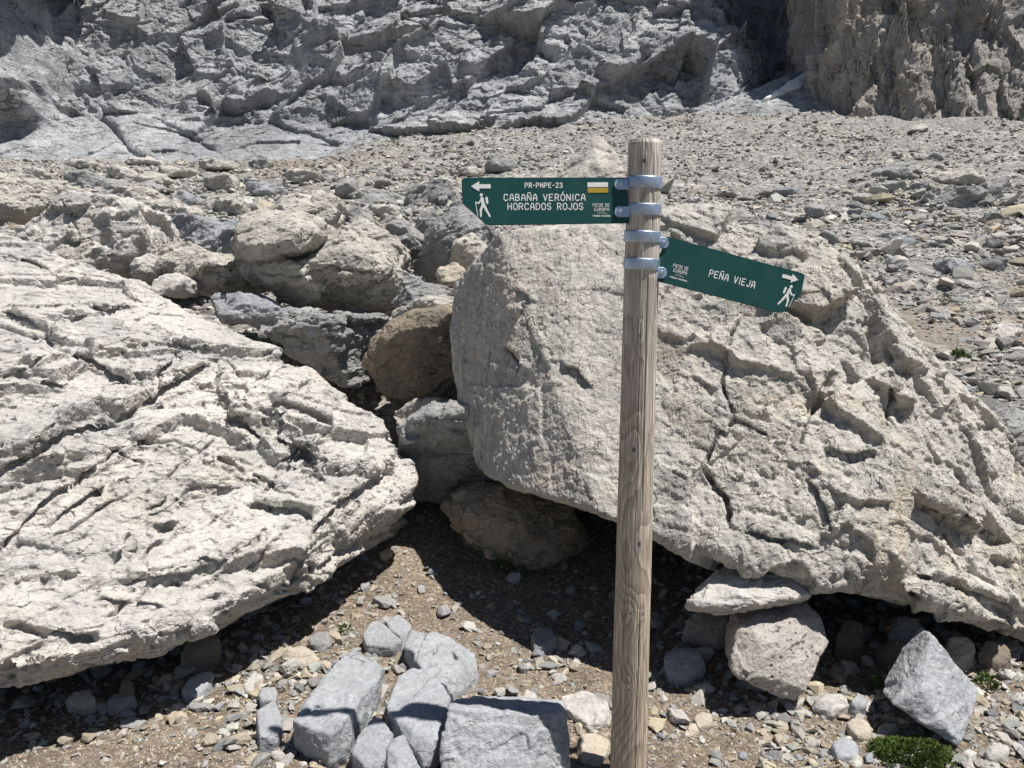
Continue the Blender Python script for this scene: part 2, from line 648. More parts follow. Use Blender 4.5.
def relief_std(size, seed, k=1.0, pits=0.0, bed=BED, squash=(1.5, 1.2, 0.7), rough=1.0):
    """relief for a boulder of the given size in metres: (big breaks, fine grain)"""
    def coarse(co, no):
        d = facets(co, size * 0.34, size * 0.060 * k, seed, bed, squash, 0.1)
        d += facets(co, size * 0.13, size * 0.024 * k, seed + 3, bed, squash, 0.12)
        return d.astype(np.float32)

    def fine(co, no):
        d = facets(co, size * 0.055, size * 0.0080 * k, seed + 5, bed, squash, 0.25)
        d += facets(co, size * 0.024, size * 0.0032 * k, seed + 6, bed, squash, 0.3)
        d += size * 0.006 * rough * fbm(co / (size * 0.07), 5, seed + 9, 0.62)
        if pits:
            f1 = voro(co / (size * 0.05) + 0.3 * perlin(co / (size * 0.03), 3)[:, None], seed + 21)
            msk = sstep(0.0, 0.35, perlin(co / (size * 0.25), seed + 8) + 0.1)
            d -= pits * size * msk * sstep(0.42, 0.1, f1[0]) * (f1[3][:, 1] > 0.5)
        return d.astype(np.float32)
    return coarse, fine


# ------------------------------------------------------------------ terrain
_KY = np.array([2.0, 3.4, 4.6, 6.0, 8.0, 12.0, 20.0, 35.0, 62.0, 80.0, 140.0])
_ZL = np.array([0.0, 0.02, 0.45, 0.80, 1.15, 1.85, 3.0, 5.1, 8.6, 11.5, 14.0])
_ZC = np.array([0.0, 0.02, 0.35, 0.62, 0.98, 1.70, 3.1, 5.9, 11.2, 14.5, 16.0])
_ZR = np.array([0.0, 0.0, 0.12, 0.32, 0.62, 1.42, 2.9, 6.0, 12.6, 15.5, 17.0])


def _smooth_interp(y, kz):
    # monotone-ish smoothing in log distance
    ly = np.log(np.maximum(y, 0.5))
    out = 0
    for d in (-0.12, -0.06, 0, 0.06, 0.12):
        out = out + np.interp(np.exp(ly + d), _KY, kz)
    return out / 5


def ground_z(x, y, detail=True):
    x, y = np.asarray(x, np.float64), np.asarray(y, np.float64)
    t = np.clip(x / np.maximum(y, 1.0), -0.9, 0.9)
    zl, zc, zr = _smooth_interp(y, _ZL), _smooth_interp(y, _ZC), _smooth_interp(y, _ZR)
    wl, wr = sstep(0.02, -0.34, t), sstep(0.05, 0.26, t)
    z = zl * wl + zr * wr + zc * (1 - wl - wr)
    z = z - 0.04 * np.clip(2.0 - y, 0, 60)
    if detail:
        p = np.stack((x, y, np.zeros_like(x)), -1).astype(np.float32).reshape(-1, 3)
        far = np.clip(y, 1.5, 60).reshape(-1)
        n = 0.016 * fbm(p * 1.6, 4, 2) + 0.006 * fbm(p * 11, 3, 4) * 1.0
        n = n + 0.012 * (far - 2.5).clip(0, 60) * fbm(p * 0.22, 4, 8) * 0.9
        n = n + 0.03 * sstep(4, 8, far) * ridged(p * 1.3, 3, 12)
        z = z + n.reshape(z.shape)
    return z


def build_ground():
    ys = np.concatenate((np.linspace(-3.0, 1.4, 30), np.geomspace(1.42, 150, 800)))
    ts = np.concatenate((-np.geomspace(6, 0.8, 40)[:-1], np.linspace(-0.8, 0.8, 640), np.geomspace(0.8, 6, 40)[1:]))
    Yg, Tg = np.meshgrid(ys, ts, indexing='ij')
    # the fan opens from a point behind the camera
    Xg = Tg * np.maximum((Yg + 4.0) * 0.55 + Yg.clip(0) * 0.45 - 0.9, 0.35)
    Z = ground_z(Xg.ravel(), Yg.ravel())
    v = np.stack((Xg.ravel(), Yg.ravel(), Z), 1)
    nr, nc = len(ys), len(ts)
    i = np.arange((nr - 1) * nc).reshape(nr - 1, nc)[:, :-1].ravel()
    f = np.stack((i, i + 1, i + nc + 1, i + nc), 1)
    # apron behind the camera, out to the distance
    k = len(v)
    first = v[:nc]
    back = first.copy()
    back[:, 0] = first[:, 0] * 60
    back[:, 1] = -160
    back[:, 2] = -14
    v = np.concatenate((v, back))
    j = np.arange(nc - 1)
    f = np.concatenate((f, np.stack((k + j, k + j + 1, j + 1, j), 1)))
    me = mesh_np('ground', v, f)
    p = v.astype(np.float32)
    y = p[:, 1]
    s = sstep(6.5, 4.0, y + 0.8 * perlin(p * 0.8, 3))
    side = sstep(0.25, 0.45, p[:, 0] / np.maximum(y, 1)) * sstep(16, 5, y)
    s = np.maximum(s, side * sstep(-0.05, 0.3, fbm(p * 0.55, 3, 44)) * 0.9)
    tanp = np.exp(-((p[:, 0] / np.maximum(y, 1) + 0.27) / 0.07) ** 2) * np.exp(-((y - 44) / 9) ** 2)
    s = np.maximum(s, np.clip(tanp * 1.3, 0, 0.9))
    a = me.attributes.new('soil', 'FLOAT', 'POINT')
    a.data.foreach_set('value', s.astype(np.float32))
    o = link('ground', me, M_GROUND)
    tag(o, 'stony mountain ground rising from brown dirt to grey scree', None, None, 'structure')
    return o


build_ground()


# ------------------------------------------------------------------ cliff
def build_cliff():
    nx = 1350
    t = np.linspace(-0.92, 0.92, nx)
    w = np.concatenate((np.linspace(0, 20, 300), np.linspace(20.3, 42, 50)))
    nz = len(w)
    T, W = np.meshgrid(t, w, indexing='xy')
    X = T * 66
    zf = np.interp(T, [-1, -0.66, -0.24, 0.24, 0.45, 1.0], [8.0, 8.6, 9.0, 12.6, 12.5, 11.0]) - 2.5
    H = W
    Z = zf + H
    pxx = 512 + T * 66 / 66 * F
    # lower slabs lean back on the left, the wall above is steep
    lean_low = np.interp(T, [-1, -0.62, -0.3, -0.05, 0.25, 1], [1.5, 1.7, 1.8, 1.2, 0.9, 0.8])
    hl = np.interp(T, [-1, -0.5, -0.2, 0.1, 1], [7.5, 8.0, 6.5, 4.0, 3.0])
    Yb = 60 + lean_low * np.minimum(H, hl) + 0.80 * np.maximum(H - hl, 0)
    Yb = Yb - 3.0 * sstep(-0.6, -0.3, T) * sstep(0.15, -0.1, T) * 0.3
    # dark recess at the far left and the hollow beside the buttress
    edge = 0.045 * perlin(np.stack((T * 3, Z * 0.16, Z * 0), -1).reshape(-1, 3), 5).reshape(T.shape)
    rec = sstep(-0.585, -0.63, T + edge + 0.006 * (Z - 14)) * sstep(11.0, 14.5, Z + 12 * edge)
    Yb = Yb * (1 - rec) + (67.0 + 0.15 * H) * rec
    hol = sstep(0.26, 0.36, T + edge * 0.5)
    Yb = Yb + 7.5 * hol * sstep(0.9, 0.5, T)
    p = np.stack((X, Yb, Z), -1).reshape(-1, 3).astype(np.float32)
    bed = rot(0.15, 0.42, 0.1)
    q = p.copy()
    d = facets(q, 8.5, 3.3, 1, bed, (1.3, 1, 0.9), 0.08, 0.6)
    d += facets(q, 3.4, 1.15, 2, bed, (1.3, 1, 0.85), 0.08, 0.5)
    d += facets(q, 1.4, 0.30, 3, bed, (1.2, 1, 0.9), 0.1, 0.5)
    d += facets(q, 0.55, 0.10, 6, bed, (1.2, 1, 0.9), 0.2)
    d += 1.0 * fbm(q * 0.09, 3, 4, 0.5)
    # bedding ledges: each bed overhangs the one below and breaks off along joints
    for sp, am, sd in ((3.6, 0.42, 201), (1.3, 0.12, 202)):
        f1, f2, off, rr = voro(q / (sp * 1.5) / np.array((1.6, 1, 1), np.float32), sd)
        b_ = (q[:, 2] + q[:, 0] * 0.38) / sp + 0.35 * fbm(q * 0.12, 3, sd + 3) + 2.0 * rr[:, 0]
        fr = b_ - np.floor(b_)
        saw = np.where(fr < 0.12, fr / 0.12, 1 - (fr - 0.12) / 0.88)
        d += am * (saw - 0.5) * (0.35 + 0.9 * rr[:, 1])
    d += 0.10 * fbm(q * 1.1, 4, 7, 0.55)
    smooth = (sstep(-0.1, -0.3, T) * sstep(hl + 1.0, hl - 1.5, H)).ravel()
    d = d * (1 - 0.70 * smooth)
    v = p + d[:, None] * np.array((0.06, -0.80, 0.45), np.float32)
    i = np.arange((nz - 1) * nx).reshape(nz - 1, nx)[:, :-1].ravel()
    f = np.stack((i, i + 1, i + nx + 1, i + nx), 1)
    me = mesh_np('cliff', v, f)
    specs = [
        # (pixels, depth, width, ledge, fall) in metres
        ([(35, 92), (70, 90), (110, 92), (135, 84)], 0.5, 0.35, 0.9, 1.2),
        ([(196, 92), (215, 108), (240, 112), (262, 104), (282, 92)], 0.5, 0.4, 1.7, 1.8),
        ([(85, 105), (110, 125), (130, 148), (160, 165)], 0.6, 0.35, 0.35, 1.0),
        ([(160, 118), (190, 135), (220, 152)], 0.5, 0.3, 0.3, 1.0),
        ([(165, 120), (240, 118), (300, 130), (350, 148)], 0.3, 0.25, 0.3, 1.0),
        ([(455, 76), (485, 68), (520, 62)], 0.6, 0.35, 0.7, 1.0),
        ([(525, 10), (535, 40), (555, 60)], 0.7, 0.4, 0.8, 1.4),
        ([(590, 75), (620, 72), (650, 70), (685, 84)], 0.6, 0.4, 0.9, 1.2),
        ([(630, 72), (645, 55), (640, 40)], 0.6, 0.35, 0.4, 1.0),
        ([(300, 40), (340, 36), (380, 45), (430, 60)], 0.5, 0.35, 0.6, 1.2),
        ([(225, 20), (260, 12), (300, 15)], 0.5, 0.35, 0.7, 1.2),
    ]
    lines = hit_lines(me, specs)
    co = get_co(me)
    no = np.tile(np.array((0.0, -0.85, 0.53), np.float32), (len(co), 1))
    co = co + no * carve_lines(co, no, lines)[:, None]
    co = laplace(co, get_edges(me), 1, 0.35)
    co = co + no * (0.035 * fbm(co * 3.2, 3, 19, 0.6) + facets(co, 0.35, 0.05, 9, bed, (1.3, 1, 0.8), 0.2))[:, None]
    set_co(me, co)
    me.polygons.foreach_set('use_smooth', np.full(len(me.polygons), False, bool))
    o = link('cliff', me, M_CLIFF)
    tag(o, 'tall grey limestone cliff closing the view behind the scree slope', None, None, 'structure')


build_cliff()


def build_shade_overhang():
    """unseen rock mass added high above the left corner to throw it into shade"""
    pts = [(-80, 57, 29), (-38.4, 60, 29.5), (-37.9, 66, 29), (-80, 70, 27), (-41, 82, 30), (-80, 82, 30), (-80, 62, 42), (-38.5, 64, 40), (-41, 82, 46), (-80, 82, 46)]
    rock('shade_overhang', 'unseen rock mass added high above the left corner to cast shade', None, [pts], 0.45, M_CLIFF,
         lambda co, no: (facets(co, 5.0, 1.2, 61, None, (1, 1, 1), 0.15) + facets(co, 2.0, 0.5, 62, None, (1, 1, 1), 0.15)).astype(np.float32), kind='structure')


build_shade_overhang()


def build_buttress():
    def r(co, no):
        d = facets(co, 6.0, 1.9, 41, None, (0.7, 0.8, 1.8), 0.12, 0.6)
        d += facets(co, 2.4, 0.75, 42, None, (0.8, 0.8, 1.7), 0.12, 0.5)
        d += facets(co, 0.9, 0.20, 43, None, (0.9, 0.9, 1.4), 0.15, 0.5)
        d += facets(co, 0.4, 0.06, 46, None, (0.9, 0.9, 1.3), 0.2, 0.5)
        d += 0.10 * fbm(co * 0.8, 6, 44, 0.6)
        return d.astype(np.float32)
    base = [(22.6, 57, 8), (25.0, 53.0, 8), (30, 49.5, 6), (37, 47.5, 5), (60, 49, 4), (24.5, 72, 8), (75, 75, 8), (80, 50, 4)]
    mid = [(23.5, 61.5, 20), (27.0, 59.5, 20), (32.5, 58.0, 20), (39.5, 57.0, 20), (60, 59, 20)]
    top = [(25.0, 67, 50), (29, 67, 51), (35, 67, 46), (60, 69, 47), (26.5, 76, 46), (78, 76, 48), (78, 69, 48)]
    shade_tower = [(25, 68, 8), (26, 68, 64), (25, 92, 8), (26, 92, 64), (78, 69, 8), (78, 69, 62), (78, 92, 62), (78, 92, 8)]  # unseen block added behind the buttress to shade the hollow
    rib = [(33.0, 47.5, 5), (35.8, 44.6, 5), (36.0, 51.5, 16), (33.8, 53.5, 15), (35.4, 60, 26), (38, 51, 22), (37, 49, 5), (33, 52, 5)]
    rib2 = [(26.4, 52.4, 6), (28.6, 49.8, 6), (29.6, 55.2, 17), (27.4, 57.4, 17), (29.2, 62, 27), (31, 53, 8)]
    o = rock('rock_buttress', 'brown and grey rock buttress standing out from the cliff at upper right', None,
             [base + mid + top, shade_tower, rib, rib2], 0.17, M_BUTT, r, round_it=2, kind='structure', smooth=False,
             cracks=[([(905, 0), (895, 40), (890, 90), (880, 110)], 0.5, 0.3, 0, 1), ([(960, 0), (975, 60), (985, 120)], 0.6, 0.35, 0, 1),
                     ([(930, 30), (940, 90), (950, 125)], 0.4, 0.3, 0, 1)])
    return o


build_buttress()


def build_snow():
    m, t, b = new_mat('old_snow', 0.7)
    tc = nn(t, 'ShaderNodeTexCoord').outputs['Object']
    c = mixc(t, ramp(t, noise(t, tc, 1.2, 6, 0.7), ((0.4, 0.0), (0.65, 1.0))), (0.90, 0.90, 0.90), (0.70, 0.68, 0.65))
    t.links.new(c, b.inputs['Base Color'])
    ramp_ = [P(690, 116, 59.5), P(760, 110, 59.0), P(845, 124, 56.5), P(850, 60, 66.5), P(832, 57, 68), P(800, 70, 67), P(740, 100, 64), P(700, 112, 63)]
    ramp_ += [q + np.array((0, 3.0, -3.5)) for q in ramp_]
    rock('talus', 'shaded talus ramp in the hollow beside the buttress', None, [ramp_], 0.16, M_CLIFF,
         lambda co, no: (facets(co, 0.7, 0.16, 5, None, (1, 1, 1), 0.3) + facets(co, 0.3, 0.08, 6, None, (1, 1, 1), 0.3)).astype(np.float32), kind='structure', smooth=False)
    pts = [P(760, 102, 60.2), P(775, 98, 60.8), P(803, 88, 62.2), P(822, 76, 64.0), P(836, 56, 67.0), P(822, 62, 66.4), P(800, 78, 63.6), P(775, 94, 61.0)]
    up = [q + np.array((0, -0.15, 0.12)) for q in pts]
    low = [q + np.array((0, 0.9, -0.8)) for q in pts]
    rock('snow_patch', 'dirty white strip of old snow in the shaded hollow beside the buttress', 'snow patch', [up + low], 0.10, m,
         lambda co, no: (0.10 * fbm(co * 1.4, 4, 5)).astype(np.float32))


build_snow()

# ------------------------------------------------------------------ the two great boulders
def W(x, y, z):
    return np.array((x, y, z), float)


def left_boulder():
    up_edge = [(-260, 700, 1.9), (-100, 686, 2.06), (0, 666, 2.17), (90, 652, 2.27), (160, 640, 2.40), (235, 596, 2.57),
               (290, 568, 2.80), (335, 548, 3.08), (385, 515, 3.38), (416, 478, 3.60)]
    lo_edge = [(-260, 728, 1.95), (0, 692, 2.20), (60, 680, 2.25), (150, 656, 2.42), (240, 606, 2.60), (290, 578, 2.84), (335, 560, 3.12), (385, 528, 3.42), (410, 500, 3.6)]
    ridge = [(-260, 190, 4.4), (-100, 214, 4.7), (0, 236, 4.7), (60, 252, 4.7), (110, 266, 4.65), (200, 313, 4.5), (250, 342, 4.4), (300, 372, 4.3),
             (345, 398, 4.2), (385, 424, 4.05), (398, 448, 3.9), (410, 466, 3.75)]
    pts = [P(*a) for a in up_edge + lo_edge + ridge]
    pts += [P(120, 470, 2.95), P(240, 450, 3.25), P(20, 480, 2.75), P(320, 470, 3.42)]
    for a in lo_edge:
        q = P(*a)
        pts.append(W(q[0] - 0.15, q[1] + 0.55, max(q[2] - 0.22, -0.05)))
    for a in ridge:
        q = P(*a)
        pts.append(W(q[0] - 0.2, q[1] + 0.5, q[2] - 0.5))
        pts.append(W(q[0] - 0.4, q[1] + 0.1, 0.0))
    # slab lying under the nose, and the step of the nose itself
    nose = [P(*a) for a in [(300, 578, 2.85), (335, 556, 3.06), (385, 524, 3.36), (417, 482, 3.58), (408, 462, 3.66), (388, 470, 3.62), (350, 505, 3.30), (312, 540, 3.02)]]
    nose += [q + np.array((-0.1, 0.5, -0.06)) for q in nose]
    shelf = [P(*a) for a in [(225, 372, 3.9), (300, 382, 4.0), (382, 428, 3.93), (396, 458, 3.74), (388, 470, 3.60), (345, 478, 3.38), (300, 448, 3.36), (240, 420, 3.45)]]
    shelf = [q + np.array((0, -0.03, 0.05)) for q in shelf] + [q + np.array((0, 0.3, -0.25)) for q in shelf]

    n_ = np.array((0.12, -0.46, 0.88))
    e0 = np.array((0.86, 0.40, 0.25))
    e0 = e0 - n_ * (e0 @ n_) / (n_ @ n_)
    e0 /= np.linalg.norm(e0)
    e2 = np.cross(n_ / np.linalg.norm(n_), e0) * 0.9 + 0.45 * n_
    e2 /= np.linalg.norm(e2)
    bed = np.stack((e0, np.cross(e2, e0), e2)).astype(np.float32)

    def coarse(co, no):
        d = facets(co, 0.55, 0.080, 11, bed, (2.1, 1.3, 0.6), 0.1, 0.5)
        low = 0.45 + 0.55 * sstep(4.0, 3.3, co[:, 1])
        d += facets(co, 0.24, 0.050, 12, bed, (1.8, 1.2, 0.7), 0.08, 0.6) * low
        d += facets(co, 0.10, 0.015, 10, bed, (1.5, 1.2, 0.75), 0.1, 0.6) * low
        d += 0.008 * fbm(co * 3.3, 3, 15)
        return d.astype(np.float32)

    def fine(co, no):
        d = facets(co, 0.055, 0.0072, 13, bed, (1.3, 1.1, 0.8), 0.2, 0.6)
        d += facets(co, 0.026, 0.0036, 14, bed, (1.2, 1.1, 0.9), 0.25, 0.5)
        d += 0.0036 * fbm(co * 24, 4, 16, 0.65)
        # solution pits
        f1 = voro(co / 0.062 + 0.6 * np.stack([perlin(co * 24 + 7 * k, 3 + k) for k in range(3)], 1), 18)
        msk = sstep(0.0, 0.22, fbm(co * 2.4, 3, 19) + 0.25 * sstep(3.5, 2.8, co[:, 1]) - 0.08)
        d -= 0.022 * msk * sstep(0.46, 0.15, f1[0]) * (f1[3][:, 1] > 0.45)
        f2 = voro(co / 0.03 + 0.5 * np.stack([perlin(co * 40 + 7 * k, 3 + k) for k in range(3)], 1), 22)
        msk = sstep(-0.05, 0.25, fbm(co * 3.1, 3, 23))
        d -= 0.011 * msk * sstep(0.40, 0.12, f2[0]) * (f2[3][:, 1] > 0.7)
        return d.astype(np.float32)
    r = (coarse, fine)
    C = [
        ([(-20, 322), (0, 327), (45, 337), (53, 348), (70, 352), (85, 358), (104, 369), (112, 378), (127, 382), (145, 386)], 0.045, 0.014, 0.05, 0.10),
        ([(145, 386), (158, 377), (174, 360), (184, 345)], 0.05, 0.014, 0.03, 0.08),
        ([(17, 376), (35, 379), (52, 384), (70, 389)], 0.04, 0.013, 0.045, 0.07),
        ([(17, 374), (30, 365), (42, 357), (50, 354)], 0.03, 0.010, 0, 0),
        ([(-10, 478), (20, 462), (45, 450), (65, 432), (82, 425), (100, 415), (120, 419), (140, 409), (158, 397), (176, 386), (192, 375), (216, 361)], 0.06, 0.015, 0.07, 0.12),
        ([(120, 399), (131, 393), (146, 385), (164, 372)], 0.04, 0.011, 0.02, 0.06),
        ([(60, 440), (90, 428), (118, 424)], 0.03, 0.012, 0.06, 0.07),
        ([(118, 436), (146, 443), (176, 441), (200, 451), (229, 463), (260, 479), (284, 490), (299, 497)], 0.05, 0.010, 0.02, 0.07),
        ([(289, 438), (301, 451), (315, 465), (340, 476)], 0.05, 0.015, 0.04, 0.08),
        ([(312, 538), (330, 516), (346, 500), (367, 486), (392, 471)], 0.07, 0.016, 0.05, 0.10),
        ([(-5, 551), (23, 530), (42, 505), (70, 486), (94, 469), (108, 458)], 0.055, 0.011, 0.02, 0.05),
        ([(47, 527), (68, 514), (82, 502), (105, 488), (131, 474), (141, 466)], 0.05, 0.010, 0.02, 0.05),
        ([(30, 520), (60, 500), (88, 478)], 0.03, 0.008, 0, 0),
        ([(148, 510), (170, 502), (187, 491), (200, 488)], 0.045, 0.010, 0.02, 0.05),
        ([(3, 625), (28, 628), (60, 637), (95, 640)], 0.05, 0.013, 0, 0),
        ([(250, 505), (275, 510), (296, 512), (312, 520)], 0.03, 0.012, 0.05, 0.06),
        ([(0, 253), (20, 258), (50, 270)], 0.03, 0.013, 0.02, 0.06),
        ([(62, 282), (78, 276), (92, 271)], 0.03, 0.010, 0, 0),
        ([(80, 303), (98, 311), (113, 313), (131, 305)], 0.04, 0.013, 0.03, 0.06),
        ([(0, 312), (24, 320), (44, 330)], 0.03, 0.010, 0.02, 0.05),
        ([(62, 315), (72, 322), (84, 316)], 0.03, 0.012, 0.03, 0.06),
        ([(205, 350), (228, 362), (242, 380)], 0.03, 0.012, 0.03, 0.06),
        ([(160, 340), (178, 348), (206, 350)], 0.03, 0.012, 0.03, 0.06),
        ([(262, 400), (285, 405), (310, 412), (334, 425)], 0.05, 0.018, 0.05, 0.07),
        ([(232, 395), (250, 402), (270, 398)], 0.04, 0.016, 0.03, 0.05),
        ([(115, 560), (128, 548), (130, 535)], 0.06, 0.018, 0.03, 0.05),
        ([(120, 585), (150, 580), (185, 575), (215, 565)], 0.04, 0.014, 0.04, 0.06),
        ([(150, 525), (165, 528), (175, 522)], 0.045, 0.015, 0.03, 0.05),
    ]
    rr = random.Random(12)
    for _ in range(34):      # hairline joints, mostly along the dip of the bedding
        x, y = rr.uniform(-10, 330), rr.uniform(300, 620)
        a_ = math.radians(rr.choice((-36, -36, -30, 22, 8)) + rr.uniform(-7, 7))
        L_ = rr.uniform(30, 95)
        line = [(x + L_ * f * math.cos(a_) + rr.uniform(-2, 2), y + L_ * f * math.sin(a_) + rr.uniform(-3, 3)) for f in (0, .35, .7, 1)]
        C.append((line, rr.uniform(0.02, 0.04), 0.0080, 0.0, 0.0) if rr.random() < 0.6 else (line, 0.03, 0.009, 0.022, 0.05))
    return rock('boulder', 'huge pale limestone boulder sloping across the left side, scored by long dark cracks', 'boulder',
                [pts, nose, shelf], 0.0060, M_PALE, r, C, round_it=3, smooth=False)


left_boulder()


def right_boulder():
    bot = [(478, 468, 3.5), (505, 484, 3.26), (540, 493, 3.06), (600, 513, 2.83), (680, 541, 2.73), (740, 561, 2.70), (800, 575, 2.67), (860, 588, 2.66), (930, 610, 2.66), (1022, 634, 2.80), (1100, 650, 3.0)]
    lft = [(456, 286, 4.05), (450, 330, 4.0), (453, 370, 3.92), (458, 395, 3.85), (470, 440, 3.66)]
    top = [(472, 264, 3.98), (498, 232, 3.84), (560, 227, 3.72), (620, 222, 3.74), (662, 208, 3.86), (700, 212, 3.86), (735, 226, 3.75), (770, 221, 3.66), (800, 230, 3.60),
           (850, 262, 3.60), (885, 303, 3.62), (930, 345, 3.62), (965, 390, 3.60), (1000, 440, 3.55), (1030, 490, 3.48), (1100, 600, 3.30)]
    pts = [P(*a) for a in bot + lft + top]
    pts += [P(497, 280, 3.77), P(490, 340, 3.67), P(488, 400, 3.57), P(850, 390, 3.04), P(860, 330, 3.24), P(845, 500, 2.74), P(900, 560, 2.64), P(780, 330, 3.30)]
    for a in bot:
        q = P(*a)
        pts.append(W(q[0] + 0.05, q[1] + 0.45, max(q[2] - 0.10, -0.05)))
        pts.append(W(q[0] * 0.9 + 0.1, q[1] + 1.1, max(q[2] - 0.22, 0.02)))
    for a in top:
        q = P(*a)
        pts.append(W(q[0], q[1] + 0.6, q[2] - 0.12))
        pts.append(W(q[0] * 0.95, q[1] + 1.0, q[2] * 0.6))

    def lump(px, back=(0, 0.25, -0.02)):
        a = [P(*q) for q in px]
        return a + [q + np.array(back) for q in a]
    lumps = [
        lump([(795, 440, 2.90), (830, 445, 2.88), (838, 490, 2.76), (850, 545, 2.66), (800, 540, 2.74), (785, 480, 2.86)]),
        lump([(690, 300, 3.46), (722, 310, 3.40), (728, 345, 3.30), (705, 372, 3.24), (680, 345, 3.36)]),
        lump([(680, 370, 3.28), (706, 380, 3.22), (700, 405, 3.15), (675, 400, 3.21)]),
        lump([(735, 232, 3.66), (780, 226, 3.56), (800, 245, 3.48), (790, 270, 3.42), (740, 262, 3.54)]),
        lump([(905, 590, 2.58), (960, 605, 2.60), (1018, 632, 2.72), (1020, 600, 2.80), (960, 580, 2.70), (915, 575, 2.66)]),
        lump([(590, 350, 3.37), (618, 362, 3.31), (590, 392, 3.26), (560, 378, 3.36)], (0, 0.2, 0)),
        lump([(930, 500, 2.76), (985, 522, 2.84), (990, 505, 2.94), (945, 480, 2.86)]),
    ]
    bed = rot(0.3, -0.5, 0.5)

    def coarse(co, no):
        right = sstep(0.35, 0.85, co[:, 0])
        d = facets(co, 0.48, 0.085, 71, bed, (1.2, 1, 0.9), 0.1, 0.5) * (0.22 + 0.78 * right)
        d += facets(co, 0.21, 0.046, 72, bed, (1.3, 1, 0.8), 0.1, 0.5) * (0.16 + 0.84 * right)
        d += facets(co, 0.10, 0.016, 70, bed, (1.3, 1, 0.8), 0.1, 0.5) * (0.22 + 0.78 * right)
        d += 0.006 * fbm(co * 3.0, 3, 75)
        return d.astype(np.float32)

    def fine(co, no):
        right = sstep(0.35, 0.85, co[:, 0])
        d = facets(co, 0.05, 0.0062, 73, bed, (1.2, 1, 0.8), 0.15, 0.5) * (0.35 + 0.65 * right)
        d += facets(co, 0.024, 0.0032, 74, None, (1, 1, 1), 0.3, 0.5) * (0.6 + 0.4 * right)
        d += 0.0032 * fbm(co * 30, 5, 77, 0.68)
        f1 = voro(co / 0.05 + 0.5 * np.stack([perlin(co * 28 + 7 * k, 3 + k) for k in range(3)], 1), 78)
        msk = sstep(0.0, 0.30, fbm(co * 2.1, 3, 79))
        d -= 0.012 * (0.4 + 0.6 * right) * msk * sstep(0.45, 0.12, f1[0]) * (f1[3][:, 1] > 0.5)
        return d.astype(np.float32)
    r = (coarse, fine)
    C = [
        ([(745, 300), (733, 335), (728, 352), (722, 382), (728, 398), (735, 420)], 0.026, 0.0075, 0, 0),
        ([(735, 420), (716, 440), (704, 466), (712, 482), (726, 498), (731, 528)], 0.045, 0.0075, 0, 0),
        ([(738, 420), (756, 430), (772, 440)], 0.03, 0.0075, 0, 0),
        ([(745, 533), (775, 540), (818, 548)], 0.04, 0.0075, 0.02, 0.05),
        ([(926, 508), (955, 520), (992, 533)], 0.05, 0.0109, 0.07, 0.09),
        ([(908, 586), (918, 600), (930, 612)], 0.05, 0.0095, 0, 0),
        ([(915, 575), (950, 585), (990, 600), (1020, 612)], 0.04, 0.0082, 0.04, 0.06),
        ([(835, 372), (822, 392), (812, 412)], 0.05, 0.0122, 0.0, 0.05),
        ([(830, 450), (850, 458), (872, 452)], 0.07, 0.0177, 0.05, 0.06),
        ([(885, 345), (895, 380), (888, 420)], 0.06, 0.0150, 0.0, 0.08),
        ([(808, 480), (822, 505), (832, 535)], 0.05, 0.0095, 0.02, 0.05),
        ([(505, 345), (520, 365), (512, 380)], 0.03, 0.0082, 0.02, 0.05),
        ([(560, 362), (575, 372), (590, 390)], 0.02, 0.0082, 0.025, 0.05),
        ([(515, 290), (528, 300), (520, 320)], 0.03, 0.0095, 0.02, 0.05),
    ]
    return rock('boulder', 'huge grey-buff limestone boulder leaning behind the signpost, its underside hollow', 'boulder',
                [pts] + lumps, 0.0068, M_BOULDER, r, C, round_it=2, smooth=False)


right_boulder()


# ------------------------------------------------------------------ boulders between and behind
def ground_hit(px, py):
    """distance at which the sight line through a pixel meets the ground"""
    ys = np.geomspace(2.0, 75, 500)
    d = P(px, py, 1.0) - np.array((0, 0, EYE))
    below = ground_z(d[0] * ys, ys) > EYE + d[2] * ys
    return float(ys[np.argmax(below)]) if below.any() else 60.0


def px_rock(name, label, cat, outline, Y, thick, mat, seed, front=(), k=1.3, cracks=(), pits=0.0, round_it=0, vox=1.2, group=None, base=None, snap=0, taper=0.72, rough=1.0, flat=0.17):
    """a boulder with the outline it shows from the path; outline entries (px, py[, dY])"""
    r = np.random.default_rng(seed)
    if snap:
        low = max(outline, key=lambda a: a[1])
        Y = ground_hit(low[0], low[1] + 0.5) + 0.1
        thick = thick * Y / snap
    ring = [P(a[0], a[1], Y + (a[2] if len(a) > 2 else 0.0)) for a in outline]
    c = np.mean(ring, 0)
    pts = list(ring)
    for q in ring:
        j = r.uniform(-0.06, 0.06, 3) * thick
        pts.append(c + (q - c) * np.array((taper, 1, taper)) + np.array((0, thick, -0.10 * thick)) + j)
        if not front:
            pts.append(c + (q - c) * np.array((0.55, 1, 0.45)) + np.array((0, -0.32 * thick, 0.02 * thick)) + j)
    for a in front:
        pts.append(P(a[0], a[1], Y + a[2]))
    if base is not None:
        for q in ring:
            if q[2] < c[2]:
                pts.append(np.array((q[0], q[1] + 0.3 * thick, base)))
    if flat > 0.1:
        pts = [c + (q - c) * np.array((1.05, 1.0, 1.05)) for q in pts]
    size = float(max(np.ptp(np.array(ring)[:, 0]), np.ptp(np.array(ring)[:, 2])))
    return rock(name, label, cat, [pts], max(vox * Y / F, size / 90), mat, relief_std(size, seed * 7 + 1, k, pits, rough=rough), cracks, round_it, group, flats=(15 if flat > 0.1 else 8, seed, flat, (0, -0.8, 0.25)))


B = 'boulder'
R = 'rock'
S = 'stone'
